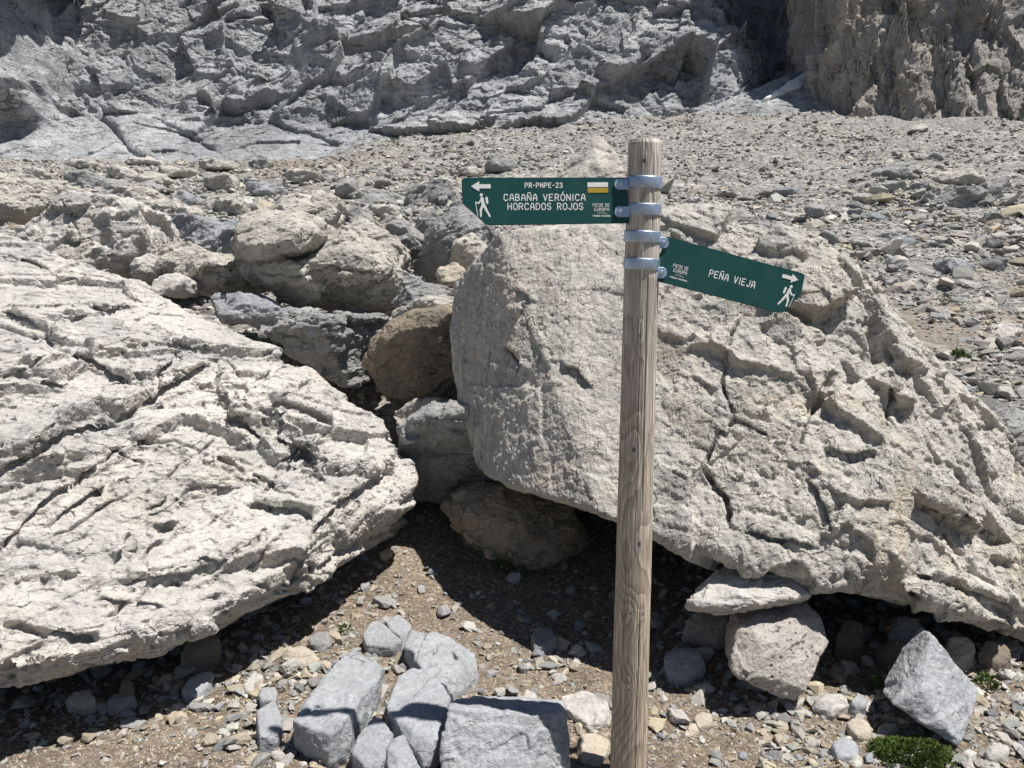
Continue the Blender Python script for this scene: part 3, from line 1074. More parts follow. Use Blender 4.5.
# in the gap between the two great boulders
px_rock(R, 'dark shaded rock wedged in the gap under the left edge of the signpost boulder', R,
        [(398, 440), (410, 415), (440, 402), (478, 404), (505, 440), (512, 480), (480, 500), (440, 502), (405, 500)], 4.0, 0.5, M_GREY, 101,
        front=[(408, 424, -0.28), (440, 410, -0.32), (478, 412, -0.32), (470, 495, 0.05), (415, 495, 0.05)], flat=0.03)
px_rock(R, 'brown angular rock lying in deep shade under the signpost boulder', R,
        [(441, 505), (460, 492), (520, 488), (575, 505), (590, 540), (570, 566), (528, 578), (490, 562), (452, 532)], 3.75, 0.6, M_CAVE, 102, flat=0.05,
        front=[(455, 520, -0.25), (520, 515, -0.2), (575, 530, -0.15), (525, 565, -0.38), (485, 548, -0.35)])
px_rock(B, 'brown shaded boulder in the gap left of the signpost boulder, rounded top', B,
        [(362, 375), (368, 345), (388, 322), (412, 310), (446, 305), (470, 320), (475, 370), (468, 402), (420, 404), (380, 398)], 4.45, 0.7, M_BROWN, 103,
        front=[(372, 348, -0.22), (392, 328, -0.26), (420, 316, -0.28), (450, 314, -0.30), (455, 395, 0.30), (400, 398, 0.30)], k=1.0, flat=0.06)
px_rock(R, 'small sunlit pale rock below the brown shaded boulder in the gap', R,
        [(388, 418), (395, 402), (418, 400), (448, 402), (458, 412), (440, 426), (400, 432)], 4.1, 0.3, M_MID, 104)
px_rock(R, 'grey flat-topped bedded rock behind the left boulder, just left of the brown shaded boulder', R,
        [(238, 322), (262, 312), (320, 308), (375, 312), (402, 322), (395, 345), (372, 382), (335, 388), (290, 362)], 4.85, 0.8, M_GREY, 105,
        front=[(250, 330, -0.1), (310, 318, -0.15), (380, 325, -0.2), (365, 372, -0.3), (305, 360, -0.3)],
        cracks=[([(255, 330), (300, 338), (350, 340)], 0.03, 0.012, 0.02, 0.06), ([(280, 318), (330, 326), (380, 324)], 0.03, 0.012, 0.02, 0.06)])
px_rock(R, 'layered pale ledge of rock on top of the brown shaded boulder', R,
        [(385, 312), (405, 303), (440, 298), (470, 300), (470, 312), (430, 320), (400, 320)], 4.75, 0.5, M_MID, 106)
px_rock(R, 'pale blue-grey slab sloping behind the left boulder below the perched block', R,
        [(186, 292), (205, 285), (232, 288), (262, 302), (278, 318), (250, 325), (215, 318), (195, 308)], 5.1, 0.6, M_BLUEFAR, 107,
        front=[(200, 300, -0.2), (240, 310, -0.25), (262, 318, -0.2)])
px_rock(B, 'large undercut buff boulder in mid-field that carries a blocky perched rock', B,
        [(236, 258), (262, 245), (318, 232), (352, 226), (388, 252), (402, 280), (388, 300), (352, 306), (300, 308), (262, 292), (240, 274)], 5.9, 1.3, M_MID, 108,
        front=[(255, 272, -0.45), (300, 272, -0.55), (345, 258, -0.55), (385, 272, -0.3), (370, 298, -0.1), (300, 300, -0.05)], flat=0.06,
        cracks=[([(250, 272), (290, 278), (330, 268), (380, 276)], 0.06, 0.02, 0.05, 0.10)])
px_rock(B, 'blocky buff rock perched on the large undercut boulder in mid-field', B,
        [(231, 238), (236, 218), (258, 210), (296, 209), (322, 222), (325, 234), (312, 250), (282, 260), (248, 264), (234, 254)], 5.55, 1.0, M_MID, 109,
        front=[(238, 238, -0.3), (280, 236, -0.42), (316, 234, -0.25), (300, 250, -0.3), (250, 260, -0.22)], k=0.9, flat=0.05)
px_rock(S, 'small tan stone sitting on top of the perched mid-field block', S,
        [(246, 208), (252, 198), (262, 196), (273, 203), (274, 211), (258, 213)], 5.7, 0.25, M_TAN, 110)
px_rock(B, 'big pale rounded boulder at the left edge above the cracked left boulder', B,
        [(-60, 250), (-40, 215), (-5, 205), (20, 186), (55, 176), (90, 190), (110, 208), (120, 232), (116, 262), (90, 274), (20, 280), (-40, 280)], 6.0, 1.8, M_PALE, 111,
        front=[(0, 250, -0.5), (60, 245, -0.6), (104, 254, -0.3), (60, 205, -0.1), (100, 225, -0.15)],
        cracks=[([(65, 240), (75, 244), (85, 242)], 0.05, 0.02, 0.03, 0.08), ([(55, 195), (70, 215), (78, 232)], 0.04, 0.014, 0, 0), ([(50, 255), (66, 262), (74, 258)], 0.06, 0.025, 0.02, 0.08)])
px_rock(B, 'boulder with a dark hollow front cut off by the left edge of the view', B,
        [(-60, 205), (-50, 175), (-10, 166), (22, 170), (32, 178), (24, 190), (6, 208), (-30, 215)], 6.9, 1.2, M_MID, 112,
        front=[(-20, 178, -0.6), (24, 176, -0.3), (-10, 200, 0.1)])
px_rock(R, 'narrow pale upright rock against the right end of the big pale rounded boulder', R,
        [(112, 232), (118, 226), (126, 228), (128, 250), (122, 262), (112, 260)], 6.1, 0.4, M_PALE, 113)
px_rock(B, 'dark blue-grey boulder with a steep shaded left side in mid-field', B,
        [(124, 262), (128, 235), (130, 222), (142, 210), (158, 218), (196, 214), (228, 226), (240, 240), (230, 252), (180, 262), (140, 272)], 7.6, 1.6, M_BLUEFAR, 114,
        front=[(134, 240, -0.4), (160, 228, -0.5), (215, 236, -0.5), (150, 262, -0.3)])
px_rock(R, 'blue-grey slab with a dark notch just beyond the dark blue-grey boulder', R,
        [(160, 228), (176, 216), (200, 210), (226, 214), (244, 232), (242, 244), (200, 240), (168, 238)], 8.2, 0.9, M_BLUEFAR, 115,
        front=[(180, 226, -0.3), (225, 228, -0.3)])
px_rock(R, 'buff rock with a brown shaded face in front of the dark blue-grey boulder', R,
        [(138, 276), (144, 250), (154, 238), (172, 233), (190, 240), (196, 252), (184, 264), (160, 280), (146, 284)], 6.2, 0.6, M_MID, 116,
        front=[(152, 252, -0.25), (178, 246, -0.2), (170, 262, -0.1), (150, 275, -0.1)])
px_rock(R, 'small pale rock leaning on the left of the buff brown-faced rock', R,
        [(124, 272), (130, 256), (142, 249), (149, 256), (146, 276), (134, 282)], 6.0, 0.35, M_PALE, 117)
px_rock(R, 'pale flat slab with dark undercut behind the left boulder, left of the undercut boulder', R,
        [(158, 272), (178, 262), (210, 254), (244, 252), (258, 268), (250, 286), (215, 290), (176, 290), (160, 282)], 5.75, 0.9, M_MID, 118,
        front=[(172, 272, -0.35), (215, 266, -0.4), (246, 266, -0.4), (225, 284, 0.0), (178, 284, 0.0)])
px_rock(R, 'pale low rock half hidden behind the crest of the left boulder', R,
        [(146, 285), (152, 273), (168, 271), (178, 280), (182, 296), (160, 296)], 5.3, 0.4, M_PALE, 119)
px_rock(R, 'pale tilted rock slab on the slope just above the dark blue-grey boulder', R,
        [(84, 206), (96, 202), (118, 216), (134, 232), (126, 240), (104, 226)], 8.2, 0.6, M_GREY, 120)
px_rock(R, 'dark grey shaded rock right of the undercut mid-field boulder', R,
        [(368, 292), (374, 275), (392, 268), (412, 272), (420, 286), (412, 302), (388, 308), (374, 306)], 6.0, 0.6, M_GREY, 121,
        front=[(378, 288, -0.2), (405, 280, -0.2)])
px_rock(R, 'grey wedge of rock touching the dark shaded rock, below the leaning grey boulder', R,
        [(386, 302), (400, 288), (425, 282), (448, 288), (460, 300), (440, 308), (405, 311)], 5.5, 0.5, M_GREY, 122)
px_rock(B, 'tall leaning grey boulder with a shaded left face below the left signboard', B,
        [(412, 270), (424, 248), (432, 222), (448, 204), (466, 196), (484, 206), (492, 226), (488, 244), (470, 262), (448, 276), (430, 282)], 7.4, 1.2, M_GREY, 123,
        front=[(440, 240, -0.3), (462, 212, -0.25), (474, 240, -0.45), (450, 268, -0.3)], flat=0.04)
px_rock(R, 'pale lumpy rock in front of the leaning grey boulder', R,
        [(446, 262), (452, 240), (470, 230), (486, 236), (486, 256), (472, 268), (452, 272)], 6.8, 0.5, M_MID, 124)
px_rock(R, 'dark rounded rock tucked behind the leaning grey boulder', R,
        [(408, 232), (416, 214), (430, 206), (442, 210), (440, 230), (424, 240)], 9.0, 0.6, M_GREY, 125)
px_rock(R, 'reddish-buff rock at the foot of the leaning grey boulder', R,
        [(434, 274), (442, 264), (458, 262), (466, 270), (460, 282), (442, 286)], 6.4, 0.4, M_TAN, 126)
px_rock(B, 'long buff boulder right of the perched block, sloping down toward the right', B,
        [(322, 226), (340, 210), (366, 214), (386, 232), (402, 256), (396, 268), (368, 252), (340, 244)], 6.9, 1.0, M_MID, 127,
        front=[(345, 226, -0.2), (380, 244, -0.25)])
px_rock(R, 'grey jagged rock between the long buff boulder and the leaning grey boulder', R,
        [(378, 240), (388, 222), (404, 218), (420, 230), (424, 250), (408, 260), (388, 258)], 8.0, 0.8, M_GREY, 128)
px_rock(R, 'wide pale rock beyond the perched block, under the small dark-faced slab', R,
        [(262, 208), (280, 190), (310, 184), (334, 196), (330, 214), (296, 216)], 9.0, 1.2, M_MID, 129)
px_rock(R, 'dark-faced flat slab on the slope behind the tan stone', R,
        [(240, 192), (244, 181), (262, 180), (284, 188), (276, 196), (250, 197)], 12.0, 0.6, M_BLUEFAR, 130, snap=12.0, front=[(245, 188, -0.2), (270, 190, -0.2)])
px_rock(R, 'tilted grey slab with a dark triangular face in the middle distance', R,
        [(354, 202), (364, 190), (378, 184), (398, 192), (412, 202), (394, 205), (366, 205)], 12.5, 1.0, M_GREY, 131, snap=12.5, front=[(362, 200, -0.2), (390, 202, -0.3)])
px_rock(R, 'rounded grey rock just left of the tilted slab with the dark triangular face', R,
        [(332, 198), (334, 180), (342, 173), (354, 176), (356, 188), (348, 200)], 13.0, 0.7, M_GREY, 132, snap=13.0)
px_rock(R, 'broken grey outcrop right of the tilted slab in the middle distance', R,
        [(396, 188), (412, 178), (440, 174), (462, 182), (460, 200), (430, 206), (404, 204)], 12.0, 1.6, M_GREY, 133, snap=12.0)
px_rock(R, 'square grey block on the scree just above the left signboard', R,
        [(482, 168), (484, 154), (496, 151), (514, 154), (520, 163), (512, 172), (490, 172)], 19.0, 0.8, M_GREY, 134, snap=19.0)
px_rock(B, 'pale pointed boulder standing behind the top of the signpost', B,
        [(552, 200), (556, 178), (578, 158), (594, 136), (602, 134), (614, 150), (626, 176), (632, 205), (600, 214), (566, 212)], 5.4, 0.7, M_BOULDER, 135,
        front=[(572, 185, -0.2), (600, 160, -0.15), (612, 190, -0.2)], k=0.4, base=0.6, flat=0.03)
px_rock(R, 'pale rock at the foot of the cliff slabs above the big pale rounded boulder', R,
        [(96, 196), (110, 186), (132, 182), (152, 190), (168, 204), (150, 214), (118, 212)], 11.0, 1.2, M_MID, 136, snap=11.0)
px_rock(R, 'dark-faced rock on pale rubble left of the dark-faced flat slab', R,
        [(166, 200), (172, 190), (184, 189), (194, 198), (188, 206), (172, 206)], 11.5, 0.6, M_BLUEFAR, 137, snap=11.5)
px_rock(R, 'pale rubble rock right of the dark-faced rock on the left slope', R,
        [(196, 206), (204, 194), (226, 190), (244, 200), (244, 212), (214, 214)], 10.5, 1.0, M_MID, 138, snap=10.5)
px_rock(R, 'pale block against the brown earth patch on the left slope', R,
        [(196, 184), (200, 174), (218, 172), (232, 176), (232, 190), (210, 192)], 17.0, 1.2, M_MID, 139, snap=17.0)
px_rock(R, 'pinkish pale rock below the cliff slabs, far left slope', R,
        [(132, 180), (140, 171), (156, 170), (164, 178), (156, 186), (138, 186)], 17.0, 1.0, M_MID, 140, snap=17.0)
px_rock(R, 'grey rubble rock right of the boulder with the hollow front', R,
        [(54, 178), (64, 168), (80, 168), (94, 176), (92, 186), (66, 188)], 13.0, 1.0, M_GREY, 141, snap=13.0)
px_rock(R, 'small grey cube-like rock near the big pale rounded boulder', R,
        [(102, 186), (106, 178), (118, 176), (124, 184), (118, 190), (106, 190)], 14.0, 0.5, M_GREY, 142, snap=14.0)

# the crowded rubble between the left boulder and the cliff
def rubble(spots, label, group, mats, seed0):
    for k, (cx, cy, w_, h_) in enumerate(spots):
        r = np.random.default_rng(seed0 + k)
        n = int(r.integers(5, 8))
        an = np.sort(r.uniform(0, 2 * math.pi, n) * 0.25 + np.arange(n) * 2 * math.pi / n)
        out_ = [(cx + 0.5 * w_ * math.cos(a) * r.uniform(0.8, 1.15) + 0.12 * w_ * math.sin(a), cy + 0.5 * h_ * math.sin(a) * r.uniform(0.8, 1.15)) for a in an]
        px_rock(R, label, R, out_, 10.0, w_ / 77 * 0.8, mats[k % len(mats)], seed0 + k, snap=10.0, group=group, flat=0.13)


rubble([(30, 176, 50, 16), (78, 163, 44, 15), (118, 172, 40, 16), (150, 186, 42, 18), (176, 172, 46, 15), (216, 166, 40, 13), (236, 205, 40, 18), (268, 184, 46, 15),
        (300, 176, 44, 14), (318, 196, 40, 16), (140, 160, 40, 12), (262, 163, 36, 10), (184, 212, 38, 15), (332, 168, 34, 12), (56, 190, 40, 14), (285, 212, 40, 17)],
       'pale angular block in the crowded rubble between the left boulders and the cliff slabs', 'pale rubble blocks below the cliff slabs', (M_MID, M_MID, M_PALE, M_GREY), 400)
rubble([(352, 214, 44, 20), (384, 210, 36, 17), (398, 238, 40, 20), (372, 232, 34, 18), (420, 196, 36, 15), (446, 184, 40, 15), (344, 192, 34, 14), (404, 258, 36, 18),
        (426, 282, 36, 16), (452, 292, 34, 14), (346, 306, 34, 13), (300, 312, 36, 12), (384, 184, 32, 12), (470, 172, 28, 11)],
       'grey angular block in the jumble of rocks between the undercut boulder and the left signboard', 'grey jumbled blocks left of the signboard', (M_GREY, M_MID, M_GREY, M_BLUEFAR), 440)

# slabs and rocks on the scree, upper right
px_rock(R, 'large flat grey slab among dark rocks high on the right-hand scree', R,
        [(872, 176), (890, 162), (918, 160), (938, 166), (930, 174), (900, 180)], 24, 1.4, M_GREY, 150, snap=24)
px_rock(R, 'dark rock standing on the right-hand scree above the large flat slab', R,
        [(930, 158), (934, 151), (944, 150), (948, 157), (940, 161)], 28, 0.6, M_BLUEFAR, 151, snap=28)
px_rock(R, 'pale flat slab beside the large flat grey slab on the scree', R,
        [(938, 178), (954, 166), (984, 168), (992, 178), (970, 186), (946, 184)], 22, 1.4, M_MID, 152, snap=22)
px_rock(R, 'grey broken rock below the dark standing rock near the right edge', R,
        [(990, 190), (998, 178), (1014, 176), (1022, 186), (1014, 196), (1000, 196)], 18, 0.9, M_GREY, 153, snap=18)
px_rock(R, 'wide low grey outcrop on the scree under the pale flat slab', R,
        [(930, 196), (950, 182), (984, 186), (1004, 200), (980, 208), (946, 204)], 17, 1.3, M_GREY, 154, snap=17)
px_rock(R, 'pale flat stone slab on the scree above the right shoulder of the signpost boulder', R,
        [(878, 252), (890, 240), (908, 237), (913, 246), (898, 254)], 9.0, 0.35, M_PALE, 155, snap=9.0)
px_rock(R, 'small pale block just below the pale flat slab on the scree', R,
        [(893, 268), (896, 256), (908, 253), (914, 262), (906, 270)], 8.0, 0.25, M_PALE, 156, snap=8.0)
px_rock(R, 'dark leaning stone on the scree right above the signpost boulder', R,
        [(824, 236), (828, 226), (836, 232), (842, 244), (832, 246)], 9.5, 0.3, M_GREY, 157, snap=9.5)
px_rock(R, 'blue-grey slab pair lying on the scree right of the small pale block', R,
        [(944, 272), (956, 258), (984, 256), (998, 268), (980, 276), (956, 276)], 8.2, 0.5, M_BLUEFAR, 158, snap=8.2)
px_rock(R, 'flat buff slab sunk in the scree near the right edge', R,
        [(965, 310), (990, 296), (1016, 296), (1024, 306), (1004, 318), (976, 318)], 7.0, 0.6, M_MID, 159, snap=7.0)
px_rock(R, 'bright pale stone at the right edge below the flat buff slab', R,
        [(996, 340), (1000, 326), (1018, 322), (1034, 328), (1034, 340), (1010, 344)], 6.2, 0.35, M_PALE, 160, snap=6.2)
px_rock(R, 'grey rock at the right edge tucked behind the signpost boulder', R,
        [(994, 432), (1006, 414), (1030, 406), (1060, 430), (1060, 480), (1020, 470)], 4.6, 0.6, M_GREY, 161)
px_rock(R, 'thin dark slab on the scree right of the leaning dark stone', R,
        [(868, 240), (880, 232), (904, 231), (912, 236), (890, 241)], 10, 0.4, M_GREY, 162, snap=10)
px_rock(R, 'flat grey slab at the foot of the buttress', R,
        [(908, 129), (914, 124), (930, 124), (936, 130), (924, 133)], 44, 1.5, M_MID, 163, snap=44)


# ------------------------------------------------------------------ foreground blocks
def ground_rock(name, label, cat, top, h, mat, seed, k=1.0, lift=0.0, cracks=(), pits=0.0, spread=1.02, vox=0.005, Yfix=None, round_it=0, lean=(0, 0), rough=1.0):
    """a block resting on the dirt: `top` is the visible upper face (px, py, height above ground)"""
    ring = []
    for px, py, hz in top:
        Y = 2.4
        for _ in range(12):
            q = P(px, py, Y)
            gz = float(ground_z(q[0], q[1], False)) + hz
            # slide along the sight line until it is hz above the ground
            dz = q[2] - gz
            slope = (q[2] - EYE) / Y
            Y += dz / max(0.15, -slope + 0.12) * 0.8
        ring.append(P(px, py, Y))
    ring = np.array(ring)
    c = ring.mean(0)
    pts = [q for q in ring]
    r = np.random.default_rng(seed)
    for (px, py, hz), q in zip(top, ring):
        o = (q - c) * spread + r.uniform(-0.012, 0.012, 3)
        pts.append(np.array((c[0] + o[0] + lean[0], c[1] + o[1] + lean[1], q[2] - hz - h)))
    size = float(max(np.ptp(ring[:, 0]), np.ptp(ring[:, 1])))
    return rock(name, label, cat, [pts], max(vox, size / 95), mat, relief_std(size, seed * 5 + 2, k, pits, rough=rough), cracks, round_it, flats=(7, seed, 0.075, (0, -0.5, 0.3)))


BS = 0.26
ground_rock('rock', 'longest blue-grey block in the pile left of the signpost, pale scratches on top', R,
            [(357, 646, 0.10), (384, 665, 0.10), (376, 686, 0.11), (346, 722, 0.14), (330, 735, 0.12), (290, 722, 0.12), (306, 704, 0.13), (329, 670, 0.11)], 0.04, M_BLUE, 201, BS,
            cracks=[([(296, 716), (318, 708), (348, 712)], 0.02, 0.008, 0.01, 0.03)])
ground_rock('rock', 'blue-grey slab crossed by a large triangular shadow, middle of the pile left of the signpost', R,
            [(402, 665, 0.10), (424, 668, 0.10), (451, 694, 0.11), (443, 732, 0.13), (424, 752, 0.12), (402, 728, 0.12), (384, 706, 0.11)], 0.04, M_BLUE, 202, BS)
ground_rock('rock', 'broad cracked blue-grey slab at the back of the pile left of the signpost', R,
            [(428, 629, 0.09), (450, 636, 0.09), (474, 653, 0.08), (478, 668, 0.06), (452, 688, 0.07), (430, 676, 0.09), (416, 657, 0.10)], 0.04, M_BLUE, 203, BS,
            cracks=[([(446, 634), (432, 655)], 0.015, 0.006, 0, 0), ([(462, 645), (452, 652), (456, 660)], 0.015, 0.006, 0, 0)])
ground_rock('rock', 'narrow blue-grey wedge against the left side of the broad cracked slab', R,
            [(412, 626, 0.09), (426, 630, 0.09), (418, 654, 0.10), (404, 646, 0.09)], 0.04, M_BLUE, 204, BS)
ground_rock('rock', 'blue-grey rock with a dark front, leftmost in the back row of the pile', R,
            [(362, 634, 0.07), (374, 617, 0.09), (390, 628, 0.09), (402, 640, 0.07), (392, 648, 0.05), (366, 645, 0.05)], 0.04, M_BLUE, 205, BS)
ground_rock('rock', 'small blue-grey rock at the very back tip of the pile', R,
            [(384, 618, 0.07), (398, 613, 0.08), (412, 624, 0.07), (404, 638, 0.05), (390, 630, 0.06)], 0.04, M_BLUE, 206, BS)
ground_rock('rock', 'pointed blue-grey rock in front of the scratched long block', R,
            [(378, 712, 0.10), (393, 732, 0.10), (386, 752, 0.08), (372, 772, 0.05), (352, 752, 0.06), (358, 734, 0.08)], 0.04, M_BLUE, 207, BS)
ground_rock('rock', 'small blue-grey rock squeezed between the pointed rock and the big square block', R,
            [(404, 724, 0.11), (422, 738, 0.10), (420, 772, 0.06), (390, 772, 0.06), (386, 745, 0.09)], 0.04, M_BLUE, 208, BS)
ground_rock('rock', 'upright narrow blue-grey stone at the left end of the pile', R,
            [(275, 698, 0.06), (284, 722, 0.06), (272, 744, 0.04), (260, 744, 0.04), (257, 710, 0.06)], 0.03, M_BLUE, 209, BS)
ground_rock('rock', 'small pale grey stone above the upright narrow stone of the pile', R,
            [(266, 684, 0.05), (278, 690, 0.05), (276, 700, 0.04), (260, 700, 0.04), (257, 690, 0.05)], 0.03, M_BLUE, 210, BS)


def square_block():
    pts = [P(*a) for a in [(447, 707, 2.19), (470, 703, 2.25), (560, 705, 2.26), (569, 716, 2.22), (534, 715, 2.17), (444, 744, 2.12), (440, 800, 2.03), (535, 800, 2.02), (572, 792, 2.12)]]
    pts += [q + np.array((0, 0.12, -0.04)) for q in pts]
    rock('rock', 'big square blue-grey block at the bottom edge, rough face toward the viewer', R, [pts], 0.0045, M_BLUE, relief_std(0.35, 77, 0.55), round_it=1, flats=(6, 9, 0.07, (0, -0.6, 0.3)))


square_block()
ground_rock('rock', 'pale stone with a pointed sign shadow on it, just left of the signpost base', R,
            [(560, 696, 0.05), (580, 690, 0.06), (606, 696, 0.06), (612, 716, 0.04), (592, 728, 0.03), (566, 708, 0.04)], 0.04, M_PALE, 212, 0.7)
ground_rock('rock', 'tan stone beside the signpost base, below the pale stone', R,
            [(576, 734, 0.05), (596, 730, 0.05), (610, 738, 0.04), (604, 760, 0.03), (580, 756, 0.03)], 0.04, M_TAN, 213, 0.8)
ground_rock('rock', 'tan stone lit at the shadow edge above the long scratched block', R,
            [(280, 654, 0.03), (290, 646, 0.06), (306, 643, 0.07), (322, 655, 0.04), (316, 664, 0.02), (286, 665, 0.02)], 0.03, M_TAN, 214, 0.8)
ground_rock('rock', 'cream stone half in shadow left of the tan stone', R,
            [(242, 684, 0.03), (254, 670, 0.05), (264, 674, 0.04), (260, 688, 0.02), (248, 692, 0.02)], 0.03, M_PALE, 215, 0.8)
ground_rock('rock', 'rounded blue-grey stone lying in the shadow of the left boulder', R,
            [(180, 690, 0.04), (190, 676, 0.06), (206, 668, 0.06), (214, 674, 0.05), (206, 688, 0.04), (190, 698, 0.03)], 0.04, M_BLUE, 216, 0.4)
ground_rock('rock', 'brownish stone in the shadow right under the left boulder edge', R,
            [(178, 655, 0.08), (190, 636, 0.12), (212, 628, 0.12), (222, 640, 0.10), (206, 660, 0.05), (184, 664, 0.05)], 0.05, M_BROWN, 217, 0.8)
ground_rock('rock', 'pale angular stone deep in shadow below the left boulder', R,
            [(62, 700, 0.05), (74, 690, 0.07), (90, 688, 0.07), (96, 700, 0.05), (84, 708, 0.03)], 0.04, M_MID, 218, 0.8)
ground_rock('rock', 'flat grey stone in shadow right of the pale angular stone', R,
            [(104, 700, 0.05), (116, 690, 0.06), (136, 694, 0.05), (138, 704, 0.03), (118, 708, 0.03)], 0.04, M_GREY, 219, 0.8)
ground_rock('rock', 'grey stone with a lit top beside the tan stone at the shadow edge', R,
            [(306, 640, 0.04), (318, 630, 0.06), (330, 630, 0.06), (332, 642, 0.04), (318, 648, 0.03)], 0.03, M_GREY, 220, 0.8)
ground_rock('rock', 'rounded grey stone in the shade left of the signpost', R,
            [(530, 634, 0.05), (538, 626, 0.07), (552, 626, 0.07), (558, 640, 0.05), (548, 648, 0.03), (534, 648, 0.03)], 0.04, M_GREY, 221, 0.7)


# right of the signpost: slab on a tan stone, pitted cube, blue-grey shard
def right_stones():
    slab = [P(*a) for a in [(686, 592, 2.66), (700, 578, 2.74), (740, 564, 2.80), (766, 560, 2.82), (800, 574, 2.74), (816, 594, 2.68), (790, 600, 2.60), (730, 608, 2.56), (692, 606, 2.60)]]
    slab += [q + np.array((0, 0.06, -0.05)) for q in slab]
    rock('rock', 'flat pale rock slab propped on other stones right of the signpost', R, [slab], 0.006, M_PALE, relief_std(0.45, 31, 0.75), round_it=0, flats=(8, 5, 0.10, (0, -0.6, 0.5)))
    cube = [P(*a) for a in [(742, 616, 2.66), (770, 608, 2.74), (800, 598, 2.82), (822, 618, 2.72), (828, 640, 2.66), (818, 668, 2.56), (798, 706, 2.46), (760, 692, 2.44), (733, 672, 2.48), (736, 640, 2.56)]]
    cube += [P(780, 650, 2.52), P(760, 640, 2.52), P(790, 620, 2.62)]
    cube += [q + np.array((0.03, 0.22, -0.05)) for q in cube[:10]]
    rock('rock', 'pitted pinkish-grey cube-shaped rock leaning under the flat pale slab', R, [cube], 0.005,
         rock_mat('pitted_limestone', (0.43, 0.395, 0.36), (0.37, 0.34, 0.31), (0.42, 0.34, 0.25), 0.7, 0.4, 0.8), relief_std(0.32, 33, 0.6, pits=0.035), round_it=1, flats=(6, 6, 0.08, (0, -0.6, 0.3)))
    sh = [P(*a) for a in [(933, 635, 2.50), (952, 662, 2.53), (978, 690, 2.51), (973, 716, 2.40), (960, 750, 2.28), (930, 728, 2.30), (892, 704, 2.35), (896, 690, 2.40), (912, 662, 2.46)]]
    sh += [P(922, 690, 2.34)]
    sh += [q + np.array((0.02, 0.12, -0.03)) for q in sh[:9]]
    rock('rock', 'pointed blue-grey shard of rock standing at lower right behind the green cushion plant', R, [sh], 0.005, M_BLUE, relief_std(0.32, 35, 0.40), round_it=0, flats=(4, 7, 0.03, (0.2, -0.8, 0.0)))


right_stones()
ground_rock('rock', 'tan stone in shade under the left end of the flat pale slab', R,
            [(684, 620, 0.10), (700, 608, 0.13), (728, 612, 0.12), (736, 628, 0.08), (716, 640, 0.05), (690, 632, 0.06)], 0.06, M_TAN, 230, 0.8)
ground_rock('rock', 'blue-grey stone in shade between the signpost and the pitted cube-shaped rock', R,
            [(664, 656, 0.08), (676, 641, 0.11), (698, 646, 0.10), (706, 662, 0.07), (692, 676, 0.04), (668, 674, 0.04)], 0.06, M_BLUE, 231, 0.5)
ground_rock('rock', 'pale stone at the right foot of the pitted cube-shaped rock', R,
            [(812, 700, 0.05), (822, 690, 0.07), (842, 692, 0.06), (850, 704, 0.04), (834, 712, 0.03)], 0.04, M_PALE, 232, 0.8)
ground_rock('rock', 'round grey stone next to the pale stone at the foot of the cube-shaped rock', R,
            [(850, 700, 0.05), (858, 691, 0.06), (868, 695, 0.05), (867, 706, 0.03), (854, 708, 0.03)], 0.03, M_BLUE, 233, 0.5)
ground_rock('rock', 'tan stone half buried in front of the pale stone, left of the blue-grey shard', R,
            [(846, 722, 0.04), (856, 714, 0.05), (870, 722, 0.04), (872, 736, 0.02), (858, 736, 0.02)], 0.03, M_TAN, 234, 0.8)
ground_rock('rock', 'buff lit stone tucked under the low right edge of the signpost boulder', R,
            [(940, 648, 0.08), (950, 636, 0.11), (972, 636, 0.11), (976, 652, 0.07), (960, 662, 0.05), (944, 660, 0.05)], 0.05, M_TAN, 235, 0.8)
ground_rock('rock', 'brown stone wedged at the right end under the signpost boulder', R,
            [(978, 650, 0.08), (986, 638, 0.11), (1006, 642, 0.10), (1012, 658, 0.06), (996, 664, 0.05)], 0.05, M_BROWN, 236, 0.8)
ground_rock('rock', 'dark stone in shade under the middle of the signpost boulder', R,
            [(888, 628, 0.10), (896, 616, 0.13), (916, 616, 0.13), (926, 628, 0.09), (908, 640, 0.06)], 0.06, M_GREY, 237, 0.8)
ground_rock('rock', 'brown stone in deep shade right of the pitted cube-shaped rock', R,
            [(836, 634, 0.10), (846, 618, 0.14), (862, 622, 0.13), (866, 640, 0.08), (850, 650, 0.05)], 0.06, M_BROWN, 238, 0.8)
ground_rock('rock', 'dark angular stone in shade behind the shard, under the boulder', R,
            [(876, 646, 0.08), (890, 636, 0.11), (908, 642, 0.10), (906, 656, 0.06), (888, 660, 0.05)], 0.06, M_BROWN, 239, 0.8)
ground_rock('rock', 'flat tan stone lit on the dirt right of the signpost', R,
            [(692, 716, 0.03), (702, 710, 0.04), (714, 714, 0.04), (712, 724, 0.02), (698, 727, 0.02)], 0.03, M_TAN, 240, 0.7)
ground_rock('rock', 'white-grey stone at lower right beside the shard foot', R,
            [(984, 748, 0.03), (994, 740, 0.05), (1010, 744, 0.04), (1008, 756, 0.02), (990, 758, 0.02)], 0.03, M_PALE, 241, 0.7)
ground_rock('rock', 'blue-grey stone at the bottom edge left of the green cushion plant', R,
            [(832, 742, 0.04), (844, 734, 0.05), (858, 740, 0.04), (858, 756, 0.02), (838, 758, 0.02)], 0.03, M_BLUE, 242, 0.5)


